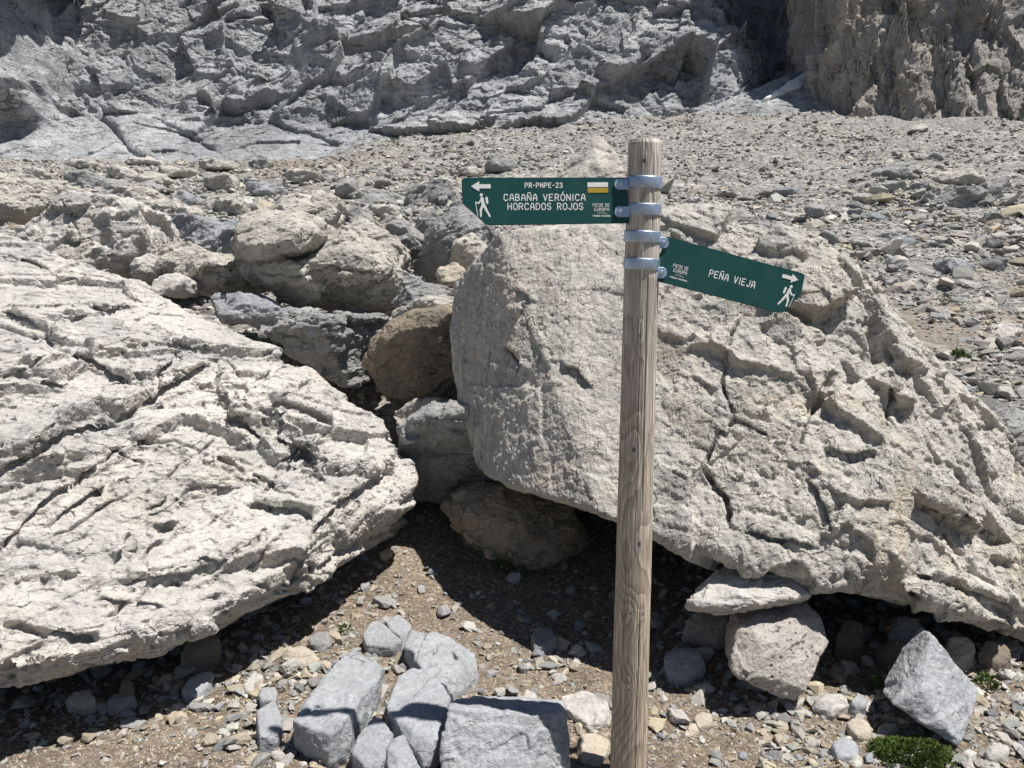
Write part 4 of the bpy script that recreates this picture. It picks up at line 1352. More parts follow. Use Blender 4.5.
# ------------------------------------------------------------------ loose stones and gravel
def hull_proto(seed, n=13, flat=0.62, asym=1.35):
    r = np.random.default_rng(seed)
    p = r.normal(size=(n, 3))
    p /= np.linalg.norm(p, axis=1)[:, None]
    p *= r.uniform(0.8, 1.05, (n, 1))
    p *= np.array((asym * r.uniform(0.8, 1.1), r.uniform(0.75, 1.0), flat * r.uniform(0.7, 1.15))) * 0.5
    bm = bmesh.new()
    hull_bm(bm, p)
    bmesh.ops.triangulate(bm, faces=bm.faces)
    bm.verts.index_update()
    v = np.array([x.co for x in bm.verts], np.float32)
    f = np.array([[x.index for x in q.verts] for q in bm.faces], np.int32)
    bm.free()
    return v, f


def make_scatter():
    items = []   # x, y, size, colour class

    def add(n, y0, y1, t0, t1, smin, smax, power, cols, accept=None):
        Y = np.exp(rng.uniform(math.log(y0), math.log(y1), n))
        X = rng.uniform(t0, t1, n) * Y
        px = np.minimum(smin * rng.random(n) ** (-1 / power), smax)
        if y1 > 30:
            px = np.minimum(px, np.interp(Y, (6, 12, 22, 45), (22, 16, 9.5, 6.5)))
        size = px * Y / F
        c = rng.choice(len(cols), n, p=[q for _, q in cols])
        keep = np.ones(n, bool) if accept is None else accept(X, Y, px)
        uu, vv, _ = project(X, Y, ground_z(X, Y, False))
        keep &= ~((np.abs(uu - 645) < 30) & (np.abs(vv - 138) < 16) & (px > 6))
        for x, y, sz, k in zip(X[keep], Y[keep], size[keep], c[keep]):
            items.append((x, y, sz, cols[k][0]))
    near = [('pale', 0.36), ('tan', 0.22), ('grey', 0.26), ('blue-grey', 0.16)]
    far = [('pale', 0.40), ('grey', 0.40), ('blue-grey', 0.12), ('tan', 0.08)]
    add(3000, 2.0, 4.6, -0.8, 0.8, 5.0, 22, 2.3, near)
    # denser rubble under the two boulders and by the pile
    add(700, 2.3, 3.6, -0.75, -0.15, 7, 30, 2.2, [('pale', 0.2), ('grey', 0.5), ('tan', 0.3)])
    add(800, 2.35, 3.6, 0.15, 0.75, 7, 30, 2.2, [('pale', 0.25), ('grey', 0.35), ('tan', 0.4)])
    add(500, 2.1, 2.9, -0.40, 0.1, 7, 20, 2.0, near)
    add(500, 2.1, 2.6, 0.35, 0.75, 7, 20, 2.0, near)

    def lumpy(X, Y, px):
        q = np.stack((X / Y * 9, np.log(Y) * 5, X * 0), 1).astype(np.float32)
        return (perlin(q, 91) + 0.25 * (px < 6) + 0.3) > rng.random(len(X)) * 0.6 - 0.05
    add(42000, 4.6, 66, -0.8, 0.8, 2.4, 20, 2.1, far, lumpy)
    add(15000, 4.2, 22, 0.15, 0.85, 3.2, 28, 1.85, far, lumpy)
    add(3500, 5, 40, -0.7, 0.0, 5, 30, 1.8, far)
    all_items = list(items)
    X = np.array([a[0] for a in items])
    Y = np.array([a[1] for a in items])
    Sz = np.array([a[2] for a in items])
    Z = ground_z(X, Y)
    pxs = Sz * F / Y
    u, v, dpt = project(X, Y, Z)
    inside = (u > 0) & (u < 1024) & (v > 90) & (v < 775)
    # the largest that the path sees become stones of their own
    dg = bpy.context.evaluated_depsgraph_get()
    dg.update()
    o = Vector((0, 0, EYE))
    order = np.argsort(-pxs)
    single = []
    used = []
    for i in order:
        if len(single) >= 235:
            break
        if not inside[i] or v[i] > 762 or u[i] < 6 or u[i] > 1018:
            continue
        if abs(u[i] - 628) < 26 and Y[i] > 2.1 and v[i] > 600:
            continue
        if any(abs(u[i] - a) < 0.75 * (pxs[i] + c) * 0.62 and abs(v[i] - b) < 0.6 * (pxs[i] + c) * 0.5 for a, b, c in used):
            continue
        tgt = Vector((X[i], Y[i], Z[i] + 0.30 * Sz[i]))
        d = tgt - o
        L = d.length
        ok = 0
        for dx, dz in ((0, 0), (-0.3, 0), (0.3, 0)):
            t2 = tgt + Vector((dx * Sz[i], -0.3 * Sz[i], dz))
            dd = (t2 - o)
            hit = SC.ray_cast(dg, o, dd.normalized(), distance=dd.length * 0.995)
            ok += not hit[0]
        if ok == 3:
            single.append(i)
            used.append((u[i], v[i], pxs[i]))
    taken = np.zeros(len(X), bool)
    taken[single] = True
    # small stones as two sheets of rubble
    protos = [hull_proto(300 + k, 11 + k % 5) for k in range(20)]
    tints = {'pale': (1.12, 1.10, 1.06), 'grey': (0.78, 0.78, 0.78), 'blue-grey': (0.70, 0.74, 0.79), 'tan': (1.02, 0.92, 0.75)}

    def sheet(name, label, sel):
        vs, fs, ts = [], [], []
        base = 0
        idx = np.nonzero(sel)[0]
        which = rng.integers(0, len(protos), len(idx))
        for k, (pv, pf) in enumerate(protos):
            ii = idx[which == k]
            n = len(ii)
            if not n:
                continue
            a = rng.uniform(0, 2 * math.pi, n)
            tx, ty = rng.normal(0, 0.28, n), rng.normal(0, 0.28, n)
            ca, sa = np.cos(a), np.sin(a)
            sc = Sz[ii][:, None] * rng.uniform(0.75, 1.15, (n, 3))
            q = pv[None] * sc[:, None, :]
            z2 = q[..., 2] + q[..., 0] * tx[:, None] + q[..., 1] * ty[:, None]
            x2 = q[..., 0] * ca[:, None] - q[..., 1] * sa[:, None]
            y2 = q[..., 0] * sa[:, None] + q[..., 1] * ca[:, None]
            w = np.stack((x2 + X[ii][:, None], y2 + Y[ii][:, None], z2 + (Z[ii] + 0.10 * Sz[ii])[:, None]), -1)
            m = len(pv)
            vs.append(w.reshape(-1, 3))
            fs.append((pf[None] + (base + m * np.arange(n))[:, None, None]).reshape(-1, 3))
            base += n * m
            t = np.array([tints[items[i][3]] for i in ii]) * rng.uniform(0.72, 1.2, (n, 1)) * rng.uniform(0.96, 1.04, (n, 3))
            ts.append(np.repeat(t, m, axis=0))
        me = mesh_np(name, np.concatenate(vs), np.concatenate(fs), False)
        t = np.concatenate(ts)
        at = me.attributes.new('tint', 'FLOAT_COLOR', 'POINT')
        at.data.foreach_set('color', np.concatenate((t, np.ones((len(t), 1))), 1).astype(np.float32).ravel())
        oo = link(name, me, M_GRAVEL)
        tag(oo, label, 'gravel', None, 'stuff')
    sheet('gravel', 'small stones and gravel strewn over the brown dirt in front', ~taken & (Y < 4.6))
    sheet('scree', 'grey stone rubble covering the slope up to the cliff', ~taken & (Y >= 4.6))

    # fine grit on the near dirt
    n = 32000
    Yg = np.exp(rng.uniform(math.log(2.05), math.log(4.2), n))
    Xg = rng.uniform(-0.8, 0.8, n) * Yg
    X2, Y2 = Xg, Yg
    nonlocal_arrays = (X, Y, Sz, Z)
    X, Y = X2, Y2
    Sz = np.minimum(0.0055 * rng.random(n) ** (-1 / 2.6), 0.014)
    Z = ground_z(X, Y)
    items = [(0, 0, 0, near[k][0]) for k in rng.choice(4, n, p=[0.22, 0.56, 0.16, 0.06])]
    sheet('grit', 'fine grit lying on the brown dirt in front of the boulders', np.ones(n, bool))
    X, Y, Sz, Z = nonlocal_arrays

    # individual stones: shared shapes, each with its own object
    shapes = {}
    for k in range(12):
        r = np.random.default_rng(900 + k)
        p = r.normal(size=(15, 3))
        p /= np.linalg.norm(p, axis=1)[:, None]
        p *= r.uniform(0.8, 1.05, (15, 1)) * np.array((1.3, r.uniform(0.75, 1.0), r.uniform(0.45, 0.72))) * 0.5
        me = remeshed([p], 0.045)
        co = break_planes(get_co(me), 10, 77 + k, 0.16)
        set_co(me, co)
        no = get_no(me)
        d = facets(co, 0.34, 0.035, 50 + k, None, (1.3, 1, 0.8), 0.1) + facets(co, 0.13, 0.016, 80 + k, None, (1, 1, 1), 0.3) + 0.012 * fbm(co * 9, 3, k)
        co = co + no * d[:, None]
        co[:, 2] -= co[:, 2].min()
        set_co(me, co)
        me.polygons.foreach_set('use_smooth', np.full(len(me.polygons), False, bool))
        me.name = 'stone'
        for cn, mt in M_STONE.items():
            m2 = me.copy()
            m2.materials.append(mt)
            shapes[k, cn] = m2
    its = all_items
    for i in single:
        cn = its[i][3]
        o2 = bpy.data.objects.new('stone', shapes[int(rng.integers(12)), cn])
        COL.objects.link(o2)
        z = float(Z[i]) - 0.13 * float(Sz[i])
        o2.location = (float(X[i]), float(Y[i]), z)
        o2.rotation_euler = (rng.normal(0, 0.16), rng.normal(0, 0.16), rng.uniform(0, 6.28))
        o2.scale = [float(Sz[i]) * rng.uniform(0.85, 1.1) for _ in range(3)]
        a, b, big = u[i], v[i], pxs[i]
        near_it = Y[i] < 4.6 and b > 480
        if near_it:
            zone = ('on the dirt below the left boulder' if a < 255 else 'around the blue-grey pile left of the signpost' if a < 455 else
                    'on the dirt close to the left of the signpost' if a < 628 else 'on the dirt close to the right of the signpost' if a < 722 else
                    'on the dirt around the pitted cube-shaped rock' if a < 880 else 'on the dirt around the pointed shard at lower right')
            sz = 'larger' if big > 22 else 'medium' if big > 15 else 'small'
        else:
            zone = ('on the brown scree right of the signpost boulder' if a > 640 and b > 330 else 'on the grey scree above the right signboard' if a > 640 and b > 215 else
                    'high on the scree below the buttress' if a > 640 else 'on the scree behind the left signboard' if a > 455 else
                    'on the rubble slope under the left cliff slabs' if b < 215 else 'among the mid-field boulders left of the signpost')
            sz = 'larger' if big > 20 else 'medium' if big > 14 else 'small'
        form = 'angular' if (i * 7919) % 3 else 'flattish'
        tag(o2, f'{sz} {form} {cn} loose stone {zone}', 'stone', f'{sz} {form} {cn} stones {zone}')


make_scatter()

# ------------------------------------------------------------------ trail signpost
def build_signpost():
    PX, PY = 0.3578, 2.15
    root = bpy.data.objects.new('trail_signpost', None)
    COL.objects.link(root)
    root.location = (PX, PY, 0)
    tag(root, 'weathered round wooden trail signpost with two green direction boards', 'signpost')
    o0 = np.array((PX, PY, 0.0))

    def rad(z):
        return 0.0556 + (0.0452 - 0.0556) * np.clip(z / 1.909, 0, 1)

    # --- pole
    na, nz = 220, 1150
    th = np.linspace(0, 2 * math.pi, na, endpoint=False)      # 0 = +x, -pi/2 = toward the viewer
    zz = np.linspace(-0.12, 1.909, nz)
    T, Z = np.meshgrid(th, zz)
    Rr = rad(Z)
    c3 = np.stack((np.cos(T) * 0.05, np.sin(T) * 0.05, Z), -1).reshape(-1, 3).astype(np.float32)
    fib = fbm(c3 * np.array((150, 150, 5), np.float32), 3, 1, 0.6).reshape(T.shape)
    fib2 = fbm(c3 * np.array((420, 420, 14), np.float32), 2, 6, 0.6).reshape(T.shape)
    ex = 0.020 * fbm(np.stack((zz * 1.3, zz * 0, zz * 0), 1), 3, 21) * 1.6 + 0.004
    ey = 0.020 * fbm(np.stack((zz * 1.1, zz * 0 + 5, zz * 0), 1), 3, 22) * 1.6 - 0.010
    rho = np.hypot(Rr * np.cos(T) - ex[:, None], Rr * np.sin(T) - ey[:, None])
    knot = np.zeros_like(rho)
    kc = np.zeros_like(rho)
    for px, py, kr in ((644, 161, 0.013), (634, 450, 0.017), (639, 545, 0.0165), (630, 614, 0.009), (643, 615, 0.010), (640, 336, 0.008), (629, 690, 0.007)):
        q = P(px, py, 2.10)
        zc = q[2]
        s_ = np.clip((q[0] - PX) / float(rad(zc)), -0.95, 0.95)
        tc = -math.pi / 2 + math.asin(s_)
        dth = (T - tc + math.pi) % (2 * math.pi) - math.pi
        dx, dz = dth * Rr, (Z - zc)
        dd = np.sqrt(dx ** 2 + (dz * 0.62) ** 2)
        rho = rho + 0.9 * kr * np.exp(-(np.sqrt(dx ** 2 + (dz * 0.30) ** 2) / (kr * 2.1)) ** 2)
        knot = np.maximum(knot, sstep(kr * 1.05, kr * 0.80, dd + kr * 0.12 * fib))
        kc = np.maximum(kc, sstep(kr * 1.0, kr * 0.1, dd))
    ph = rho / 0.0044 + 0.13 * fib
    w = ph - np.floor(ph)
    grain = np.clip(w ** 1.6 - 0.9 * sstep(0.92, 1.0, w), 0, 1)
    kn = kc * 4.5
    grain = grain * (1 - knot) + knot * np.clip((kn - np.floor(kn)) ** 2 * 0.5 + sstep(0.78, 0.98, kc), 0, 1)
    r = Rr - 0.0007 * grain + 0.0005 * fib + 0.0012 * perlin(c3 * np.array((20, 20, 3), np.float32), 8).reshape(T.shape)
    crack = np.zeros_like(r)
    for t0, z0, z1, wd, dp in ((-1.36, 0.85, 1.62, 0.0012, 0.006), (-1.33, 0.0, 0.62, 0.0008, 0.004), (-1.72, 1.0, 1.45, 0.0006, 0.003), (-2.2, 0.3, 1.0, 0.0007, 0.003), (-0.8, 0.9, 1.7, 0.0007, 0.003), (-1.15, 1.62, 1.9, 0.0008, 0.004)):
        tt = t0 + 0.035 * fbm(np.stack((zz * 3, zz * 0 + t0 * 9, zz * 0), 1), 3, 33)
        dx = np.abs(((T - tt[:, None] + math.pi) % (2 * math.pi) - math.pi)) * Rr
        cw = wd * sstep(z0, z0 + 0.15, Z) * sstep(z1, z1 - 0.15, Z) * (1 + 0.5 * fib)
        crack = np.maximum(crack, sstep(cw + 0.0009, cw * 0.5, dx) * (cw > wd * 0.15))
    r = r - 0.0045 * crack
    # rounded-off top edge
    r = r - 0.004 * sstep(1.897, 1.909, Z)
    v = np.stack((r * np.cos(T), r * np.sin(T), Z), -1).reshape(-1, 3)
    i = np.arange((nz - 1) * na).reshape(nz - 1, na)
    j = np.roll(i, -1, 1)
    f = np.stack((i, j, j + na, i + na), -1).reshape(-1, 4)
    k = len(v)
    v = np.concatenate((v, [(0, 0, 1.909), (0, 0, -0.12)]))
    top = np.arange(na) + (nz - 1) * na
    bot = np.arange(na)
    f = np.concatenate((f, np.stack((top[::2], np.roll(top, -1)[::2], np.roll(top, -2)[::2], np.full(na // 2, k)), 1),
                        np.stack((np.roll(bot, -2)[::2], np.roll(bot, -1)[::2], bot[::2], np.full(na // 2, k + 1)), 1)))
    me = mesh_np('pole', v, f)
    for nm, val in (('grain', grain), ('knot', knot), ('fibre', 0.7 * fib + 1.0 * fib2)):
        a = me.attributes.new(nm, 'FLOAT', 'POINT')
        a.data.foreach_set('value', np.concatenate((val.ravel(), (0.2, 0.2))).astype(np.float32))
    m, t, b = new_mat('weathered_wood', 0.85)
    ag = nn(t, 'ShaderNodeAttribute', attribute_name='grain').outputs['Fac']
    ak = nn(t, 'ShaderNodeAttribute', attribute_name='knot').outputs['Fac']
    af = nn(t, 'ShaderNodeAttribute', attribute_name='fibre').outputs['Fac']
    tcn = nn(t, 'ShaderNodeTexCoord').outputs['Object']
    sep = nn(t, 'ShaderNodeSeparateXYZ')
    t.links.new(tcn, sep.inputs[0])
    mr = nn(t, 'ShaderNodeMapRange')
    mr.inputs[1].default_value, mr.inputs[2].default_value = 0.7, 1.6
    t.links.new(sep.outputs[2], mr.inputs[0])
    mp = nn(t, 'ShaderNodeMapping')
    mp.inputs['Scale'].default_value = (14, 14, 1.6)
    t.links.new(tcn, mp.inputs[0])
    blot = ramp(t, noise(t, mp.outputs[0], 1.0, 5, 0.6), ((0.35, 0.0), (0.65, 1.0)))
    light = mixc(t, mr.outputs[0], (0.64, 0.55, 0.44), (0.66, 0.615, 0.555))
    light2 = mixc(t, mr.outputs[0], (0.52, 0.435, 0.34), (0.55, 0.505, 0.445))
    dark = mixc(t, mr.outputs[0], (0.22, 0.16, 0.108), (0.30, 0.26, 0.215))
    base = mixc(t, blot, light, light2)
    agm = nn(t, 'ShaderNodeMath', operation='MULTIPLY')
    agm.inputs[1].default_value = 0.68
    t.links.new(ag, agm.inputs[0])
    c = mixc(t, agm.outputs[0], base, dark)
    kcol = mixc(t, ag, (0.55, 0.51, 0.46), (0.17, 0.125, 0.095))
    c = mixc(t, ak, c, kcol)
    c = mixc(t, 1.0, c, ramp(t, af, ((0.0, 0.80), (0.45, 1.24))), 'MULTIPLY')
    t.links.new(c, b.inputs['Base Color'])
    bp = nn(t, 'ShaderNodeBump')
    bp.inputs['Strength'].default_value = 0.5
    bp.inputs['Distance'].default_value = 0.0012
    t.links.new(af, bp.inputs['Height'])
    t.links.new(bp.outputs[0], b.inputs['Normal'])
    link('pole', me, m, root)

    # --- materials
    mg, t, b = new_mat('green_board', 0.42)
    tcn = nn(t, 'ShaderNodeTexCoord').outputs['Object']
    gc = mixc(t, ramp(t, noise(t, tcn, 9, 7, 0.65), ((0.35, 0.0), (0.7, 1.0))), (0.008, 0.066, 0.062), (0.010, 0.076, 0.070))
    gc = mixc(t, ramp(t, noise(t, tcn, 60, 8, 0.8), ((0.60, 0.0), (0.80, 0.35))), gc, (0.06, 0.12, 0.105))
    gc = mixc(t, ramp(t, noise(t, tcn, 16, 8, 0.75, 0.8), ((0.50, 0.0), (0.72, 0.40))), gc, (0.045, 0.115, 0.10))
    mpb = nn(t, 'ShaderNodeMapping')
    mpb.inputs['Scale'].default_value = (1.0, 1.0, 0.12)
    mpb.inputs['Rotation'].default_value = (0, 0.5, 0)
    t.links.new(tcn, mpb.inputs[0])
    gc = mixc(t, ramp(t, noise(t, mpb.outputs[0], 160, 3, 0.6), ((0.68, 0.0), (0.74, 0.5))), gc, (0.12, 0.19, 0.17))
    t.links.new(gc, b.inputs['Base Color'])
    b.inputs['Specular IOR Level'].default_value = 0.4
    bp = nn(t, 'ShaderNodeBump')
    bp.inputs['Strength'].default_value = 0.12
    bp.inputs['Distance'].default_value = 0.001
    t.links.new(noise(t, tcn, 220, 3, 0.6), bp.inputs['Height'])
    t.links.new(bp.outputs[0], b.inputs['Normal'])

    def paint(nm, col):
        m, t, b = new_mat(nm, 0.6)
        tcn = nn(t, 'ShaderNodeTexCoord').outputs['Object']
        c = mixc(t, ramp(t, noise(t, tcn, 70, 6, 0.7), ((0.35, 0.0), (0.7, 1.0))), col, tuple(x * 0.86 for x in col))
        t.links.new(c, b.inputs['Base Color'])
        return m
    mw, my = paint('white_paint', (0.90, 0.90, 0.88)), paint('yellow_paint', (0.52, 0.37, 0.05))
    mz, t, b = new_mat('galvanised_steel', 0.42)
    b.inputs['Metallic'].default_value = 0.85
    tcn = nn(t, 'ShaderNodeTexCoord').outputs['Object']
    c = mixc(t, ramp(t, noise(t, tcn, 60, 6, 0.7, 1.0), ((0.35, 0.0), (0.65, 1.0))), (0.56, 0.65, 0.78), (0.38, 0.47, 0.60))  # blue of the reflected sky tinted into the steel colour
    t.links.new(c, b.inputs['Base Color'])
    t.links.new(ramp(t, noise(t, tcn, 90, 5, 0.7), ((0.3, 0.34), (0.7, 0.55))), b.inputs['Roughness'])

    def to_mesh(nm, bm, mat, parent, smooth=False):
        bmesh.ops.recalc_face_normals(bm, faces=bm.faces)
        me = bpy.data.meshes.new(nm)
        bm.to_mesh(me)
        bm.free()
        if smooth:
            me.polygons.foreach_set('use_smooth', np.full(len(me.polygons), True, bool))
        ob = link(nm, me, mat, parent)
        return ob

    def PB(a, Yf):
        """a point of a board; the boards lean back by about eight degrees"""
        ref = 201.0 if a[0] < 640 else 262.0
        return P(a[0], a[1], Yf + (ref - a[1]) * 0.00040) - o0

    def prism(bm, poly, Yf, thick, mp_=lambda a: a):
        fr = [bm.verts.new(PB(mp_(a), Yf)) for a in poly]
        bk = [bm.verts.new(x.co + Vector((0, thick, 0))) for x in fr]
        n = len(poly)
        bm.faces.new(fr)
        bm.faces.new(bk[::-1])
        for q in range(n):
            bm.faces.new((fr[q], bk[q], bk[(q + 1) % n], fr[(q + 1) % n]))

    def capsule(bm, a, c, w, Yf, mp_=lambda a: a, h=0.0004):
        a, c = np.array(a, float), np.array(c, float)
        d = c - a
        L = np.hypot(*d)
        d = d / L if L > 1e-6 else np.array((1.0, 0.0))
        ang = math.atan2(d[1], d[0])
        ring = []
        for q in range(6):
            s = ang + math.pi / 2 + math.pi * q / 5
            ring.append(a + w * np.array((math.cos(s), math.sin(s))))
        for q in range(6):
            s = ang - math.pi / 2 + math.pi * q / 5
            ring.append(c + w * np.array((math.cos(s), math.sin(s))))
        rv = [bm.verts.new(PB(mp_(x), Yf + 0.0012)) for x in ring]
        inn = [bm.verts.new(PB(mp_(x * 0.7 + (a if q < 6 else c) * 0.3), Yf - h)) for q, x in enumerate(ring)]
        ca, cc = bm.verts.new(PB(mp_(a), Yf - h * 1.15)), bm.verts.new(PB(mp_(c), Yf - h * 1.15))
        for q in range(12):
            bm.faces.new((rv[q], rv[(q + 1) % 12], inn[(q + 1) % 12], inn[q]))
        for q in range(5):
            bm.faces.new((inn[q], inn[q + 1], ca))
            bm.faces.new((inn[6 + q], inn[7 + q], cc))
        bm.faces.new((inn[5], inn[6], cc, ca))
        bm.faces.new((inn[11], inn[0], ca, cc))

    GL = {   # single-stroke routed capitals, unit box
        'A': [[(0, 0), (.1, .62), (.3, 1), (.55, 1), (.75, .62), (.85, 0)], [(.1, .36), (.75, .36)]],
        'B': [[(0, 0), (0, 1), (.5, 1), (.72, .86), (.72, .66), (.5, .53), (0, .53)], [(.5, .53), (.78, .38), (.78, .14), (.55, 0), (0, 0)]],
        'C': [[(.8, .8), (.6, 1), (.22, 1), (0, .76), (0, .24), (.22, 0), (.6, 0), (.8, .2)]],
        'D': [[(0, 0), (0, 1), (.5, 1), (.8, .72), (.8, .28), (.5, 0), (0, 0)]],
        'E': [[(.75, 1), (0, 1), (0, 0), (.75, 0)], [(0, .52), (.6, .52)]],
        'H': [[(0, 0), (0, 1)], [(.8, 0), (.8, 1)], [(0, .5), (.8, .5)]],
        'I': [[(.1, 0), (.1, 1)]],
        'J': [[(.65, 1), (.65, .24), (.45, 0), (.2, 0), (0, .2)]],
        'L': [[(0, 1), (0, 0), (.7, 0)]],
        'N': [[(0, 0), (0, 1), (.8, 0), (.8, 1)]],
        'O': [[(.22, 0), (0, .25), (0, .75), (.22, 1), (.62, 1), (.84, .75), (.84, .25), (.62, 0), (.22, 0)]],
        'P': [[(0, 0), (0, 1), (.55, 1), (.78, .84), (.78, .62), (.55, .46), (0, .46)]],
        'Q': [[(.22, 0), (0, .25), (0, .75), (.22, 1), (.62, 1), (.84, .75), (.84, .25), (.62, 0), (.22, 0)], [(.5, .3), (.85, -.1)]],
        'R': [[(0, 0), (0, 1), (.55, 1), (.78, .84), (.78, .64), (.55, .5), (0, .5)], [(.4, .5), (.8, 0)]],
        'S': [[(.74, .82), (.56, 1), (.2, 1), (0, .82), (.04, .62), (.7, .4), (.76, .2), (.56, 0), (.2, 0), (0, .18)]],
        'U': [[(0, 1), (0, .25), (.22, 0), (.58, 0), (.8, .25), (.8, 1)]],
        'V': [[(0, 1), (.4, 0), (.8, 1)]],
        '-': [[(.05, .48), (.5, .48)]],
        '2': [[(0, .8), (.2, 1), (.55, 1), (.72, .8), (.66, .55), (0, 0), (.75, 0)]],
        '3': [[(0, .85), (.2, 1), (.55, 1), (.72, .82), (.6, .56), (.3, .52)], [(.6, .56), (.76, .3), (.7, .12), (.5, 0), (.2, 0), (0, .15)]],
    }
    GW = {'I': .2, '-': .55, 'J': .65, 'L': .7}

    def text(bm, s_, x0, x1, y0, y1, w, Yf, mp_=lambda a: a, gap=.34):
        """capitals from x0 to x1 (baseline y1, top y0, picture-like axes on the board)"""
        plain = []
        for ch in s_:
            plain.append({'Ñ': ('N', 'tilde'), 'Ó': ('O', 'acute')}.get(ch, (ch, None)))
        tot = 0
        for ch, _ in plain:
            tot += (.55 if ch == ' ' else GW.get(ch, .82)) + gap
        tot -= gap
        u = (x1 - x0) / tot
        x = x0
        hgt = y1 - y0
        for ch, acc in plain:
            if ch == ' ':
                x += (.55 + gap) * u
                continue
            for line in GL[ch]:
                for a, c in zip(line[:-1], line[1:]):
                    capsule(bm, (x + a[0] * u, y1 - a[1] * hgt), (x + c[0] * u, y1 - c[1] * hgt), w, Yf, mp_)
            if acc == 'tilde':
                capsule(bm, (x + .12 * u, y0 - hgt * .22), (x + .68 * u, y0 - hgt * .26), w, Yf, mp_)
            if acc == 'acute':
                capsule(bm, (x + .35 * u, y0 - hgt * .18), (x + .58 * u, y0 - hgt * .40), w, Yf, mp_)
            x += (GW.get(ch, .82) + gap) * u

    def hiker(bm, cx, y0, h, Yf, mp_=lambda a: a, flip=1):
        def q(a):
            return (cx + flip * a[0] * h, y0 + a[1] * h)
        def ln(a, c, w):
            capsule(bm, q(a), q(c), w * h, Yf, mp_)
        ln((-.06, .075), (-.055, .08), .085)                 # head
        ln((-.03, .22), (.02, .46), .085)                    # trunk
        ln((.16, .20), (.19, .40), .065)                     # pack
        ln((.0, .50), (-.08, .72), .065)
        ln((-.08, .72), (-.07, .96), .05)                    # front leg
        ln((.06, .50), (.16, .72), .065)
        ln((.16, .72), (.30, .96), .05)                      # back leg
        ln((-.05, .24), (-.16, .42), .042)
        ln((-.16, .42), (-.28, .40), .036)                   # arm
        ln((-.30, .36), (-.20, .96), .016)                   # stick

    def arrow(bm, x0, x1, yc, hh, Yf, mp_=lambda a: a):
        """head at x0, tail at x1"""
        d = 1 if x1 > x0 else -1
        hl = abs(x1 - x0) * 0.42
        poly = [(x0, yc), (x0 + d * hl, yc - hh), (x0 + d * hl, yc - hh * .40), (x1, yc - hh * .40), (x1, yc + hh * .40), (x0 + d * hl, yc + hh * .40), (x0 + d * hl, yc + hh)]
        if d < 0:
            poly = poly[::-1]
        prism(bm, poly, Yf - 0.001, 0.003, mp_)

    def board(poly, Yb, mp_, label):
        bm = bmesh.new()
        prism(bm, poly, Yb, 0.016, mp_)
        bmesh.ops.bevel(bm, geom=list(bm.edges), offset=0.0016, segments=2, affect='EDGES')
        ob = to_mesh('sign_board', bm, mg, root)
        tag(ob, label)
        return ob

    # --- left board
    Yb = 2.132
    same = lambda a: a
    lb = board([(463.5, 177.6), (626, 177.4), (629, 223.2), (489, 225.3), (485, 224), (462.3, 203), (461.6, 180)], Yb, same, 'level green board pointing left, white lettering and a white and yellow bar')
    bm = bmesh.new()
    text(bm, 'PR-PNPE-23', 525, 562.5, 183.0, 187.6, .52, Yb, gap=.42)
    text(bm, 'CABAÑA VERÓNICA', 504, 585.0, 194.4, 200.6, .60, Yb, gap=.44)
    text(bm, 'HORCADOS ROJOS', 507.8, 583, 203.4, 209.6, .60, Yb, gap=.44)
    to_mesh('lettering', bm, mw, lb)
    bm = bmesh.new()
    text(bm, 'PICOS DE', 593, 609.5, 203.6, 206.6, .26, Yb)
    text(bm, 'EUROPA', 594.5, 609, 208.0, 211.0, .26, Yb)
    for k in range(5):
        capsule(bm, (597.5 + k * 1.9, 213.3 - .5 * math.sin(k * .8)), (599.4 + k * 1.9, 213.3 - .5 * math.sin((k + 1) * .8)), .22, Yb)
    text(bm, 'PARQUE NACIONAL', 593, 610.6, 215.2, 216.6, .20, Yb)
    to_mesh('park_mark', bm, mw, lb)
    bm = bmesh.new()
    arrow(bm, 471, 490.6, 186.3, 5.2, Yb)
    to_mesh('arrow', bm, mw, lb)
    bm = bmesh.new()
    hiker(bm, 482.6, 193.2, 24.0, Yb)
    to_mesh('hiker_pictogram', bm, mw, lb)
    bm = bmesh.new()
    prism(bm, [(587.5, 182.4), (608, 182.2), (608, 187), (587.5, 187.1)], Yb - .0008, .003)
    to_mesh('white_waymark_bar', bm, mw, lb)
    bm = bmesh.new()
    prism(bm, [(587.6, 187.9), (608.2, 187.8), (608.2, 192.5), (587.7, 192.7)], Yb - .0008, .003)
    to_mesh('yellow_waymark_bar', bm, my, lb)

    # --- right board, swung down
    tilt = lambda a: (670.9 + a[0] * .9660 - a[1] * .2588, 238 + a[0] * .2588 + a[1] * .9660)
    rb = board([(-3.5, -.5), (137.4, 0), (139.2, 1.5), (140.6, 19.5), (139.6, 21), (128, 43.0), (124, 44.5), (-9, 45.4)], Yb, tilt, 'tilted green board sagging to the right, white lettering')
    bm = bmesh.new()
    text(bm, 'PEÑA VIEJA', 46.5, 93.3, 20.6, 27.0, .59, Yb, tilt, gap=.46)
    to_mesh('lettering', bm, mw, rb)
    bm = bmesh.new()
    text(bm, 'PICOS DE', 9.5, 25, 24.0, 27.2, .26, Yb, tilt)
    text(bm, 'EUROPA', 11, 24.5, 28.6, 31.8, .26, Yb, tilt)
    for k in range(5):
        capsule(bm, (13.5 + k * 1.8, 34.4 - .5 * math.sin(k * .8)), (15.3 + k * 1.8, 34.4 - .5 * math.sin((k + 1) * .8)), .22, Yb, tilt)
    text(bm, 'PARQUE NACIONAL', 9, 27, 36.9, 38.3, .20, Yb, tilt)
    to_mesh('park_mark', bm, mw, rb)
    bm = bmesh.new()
    arrow(bm, 134, 117.5, 7.6, 4.6, Yb, tilt)
    to_mesh('arrow', bm, mw, rb)
    bm = bmesh.new()
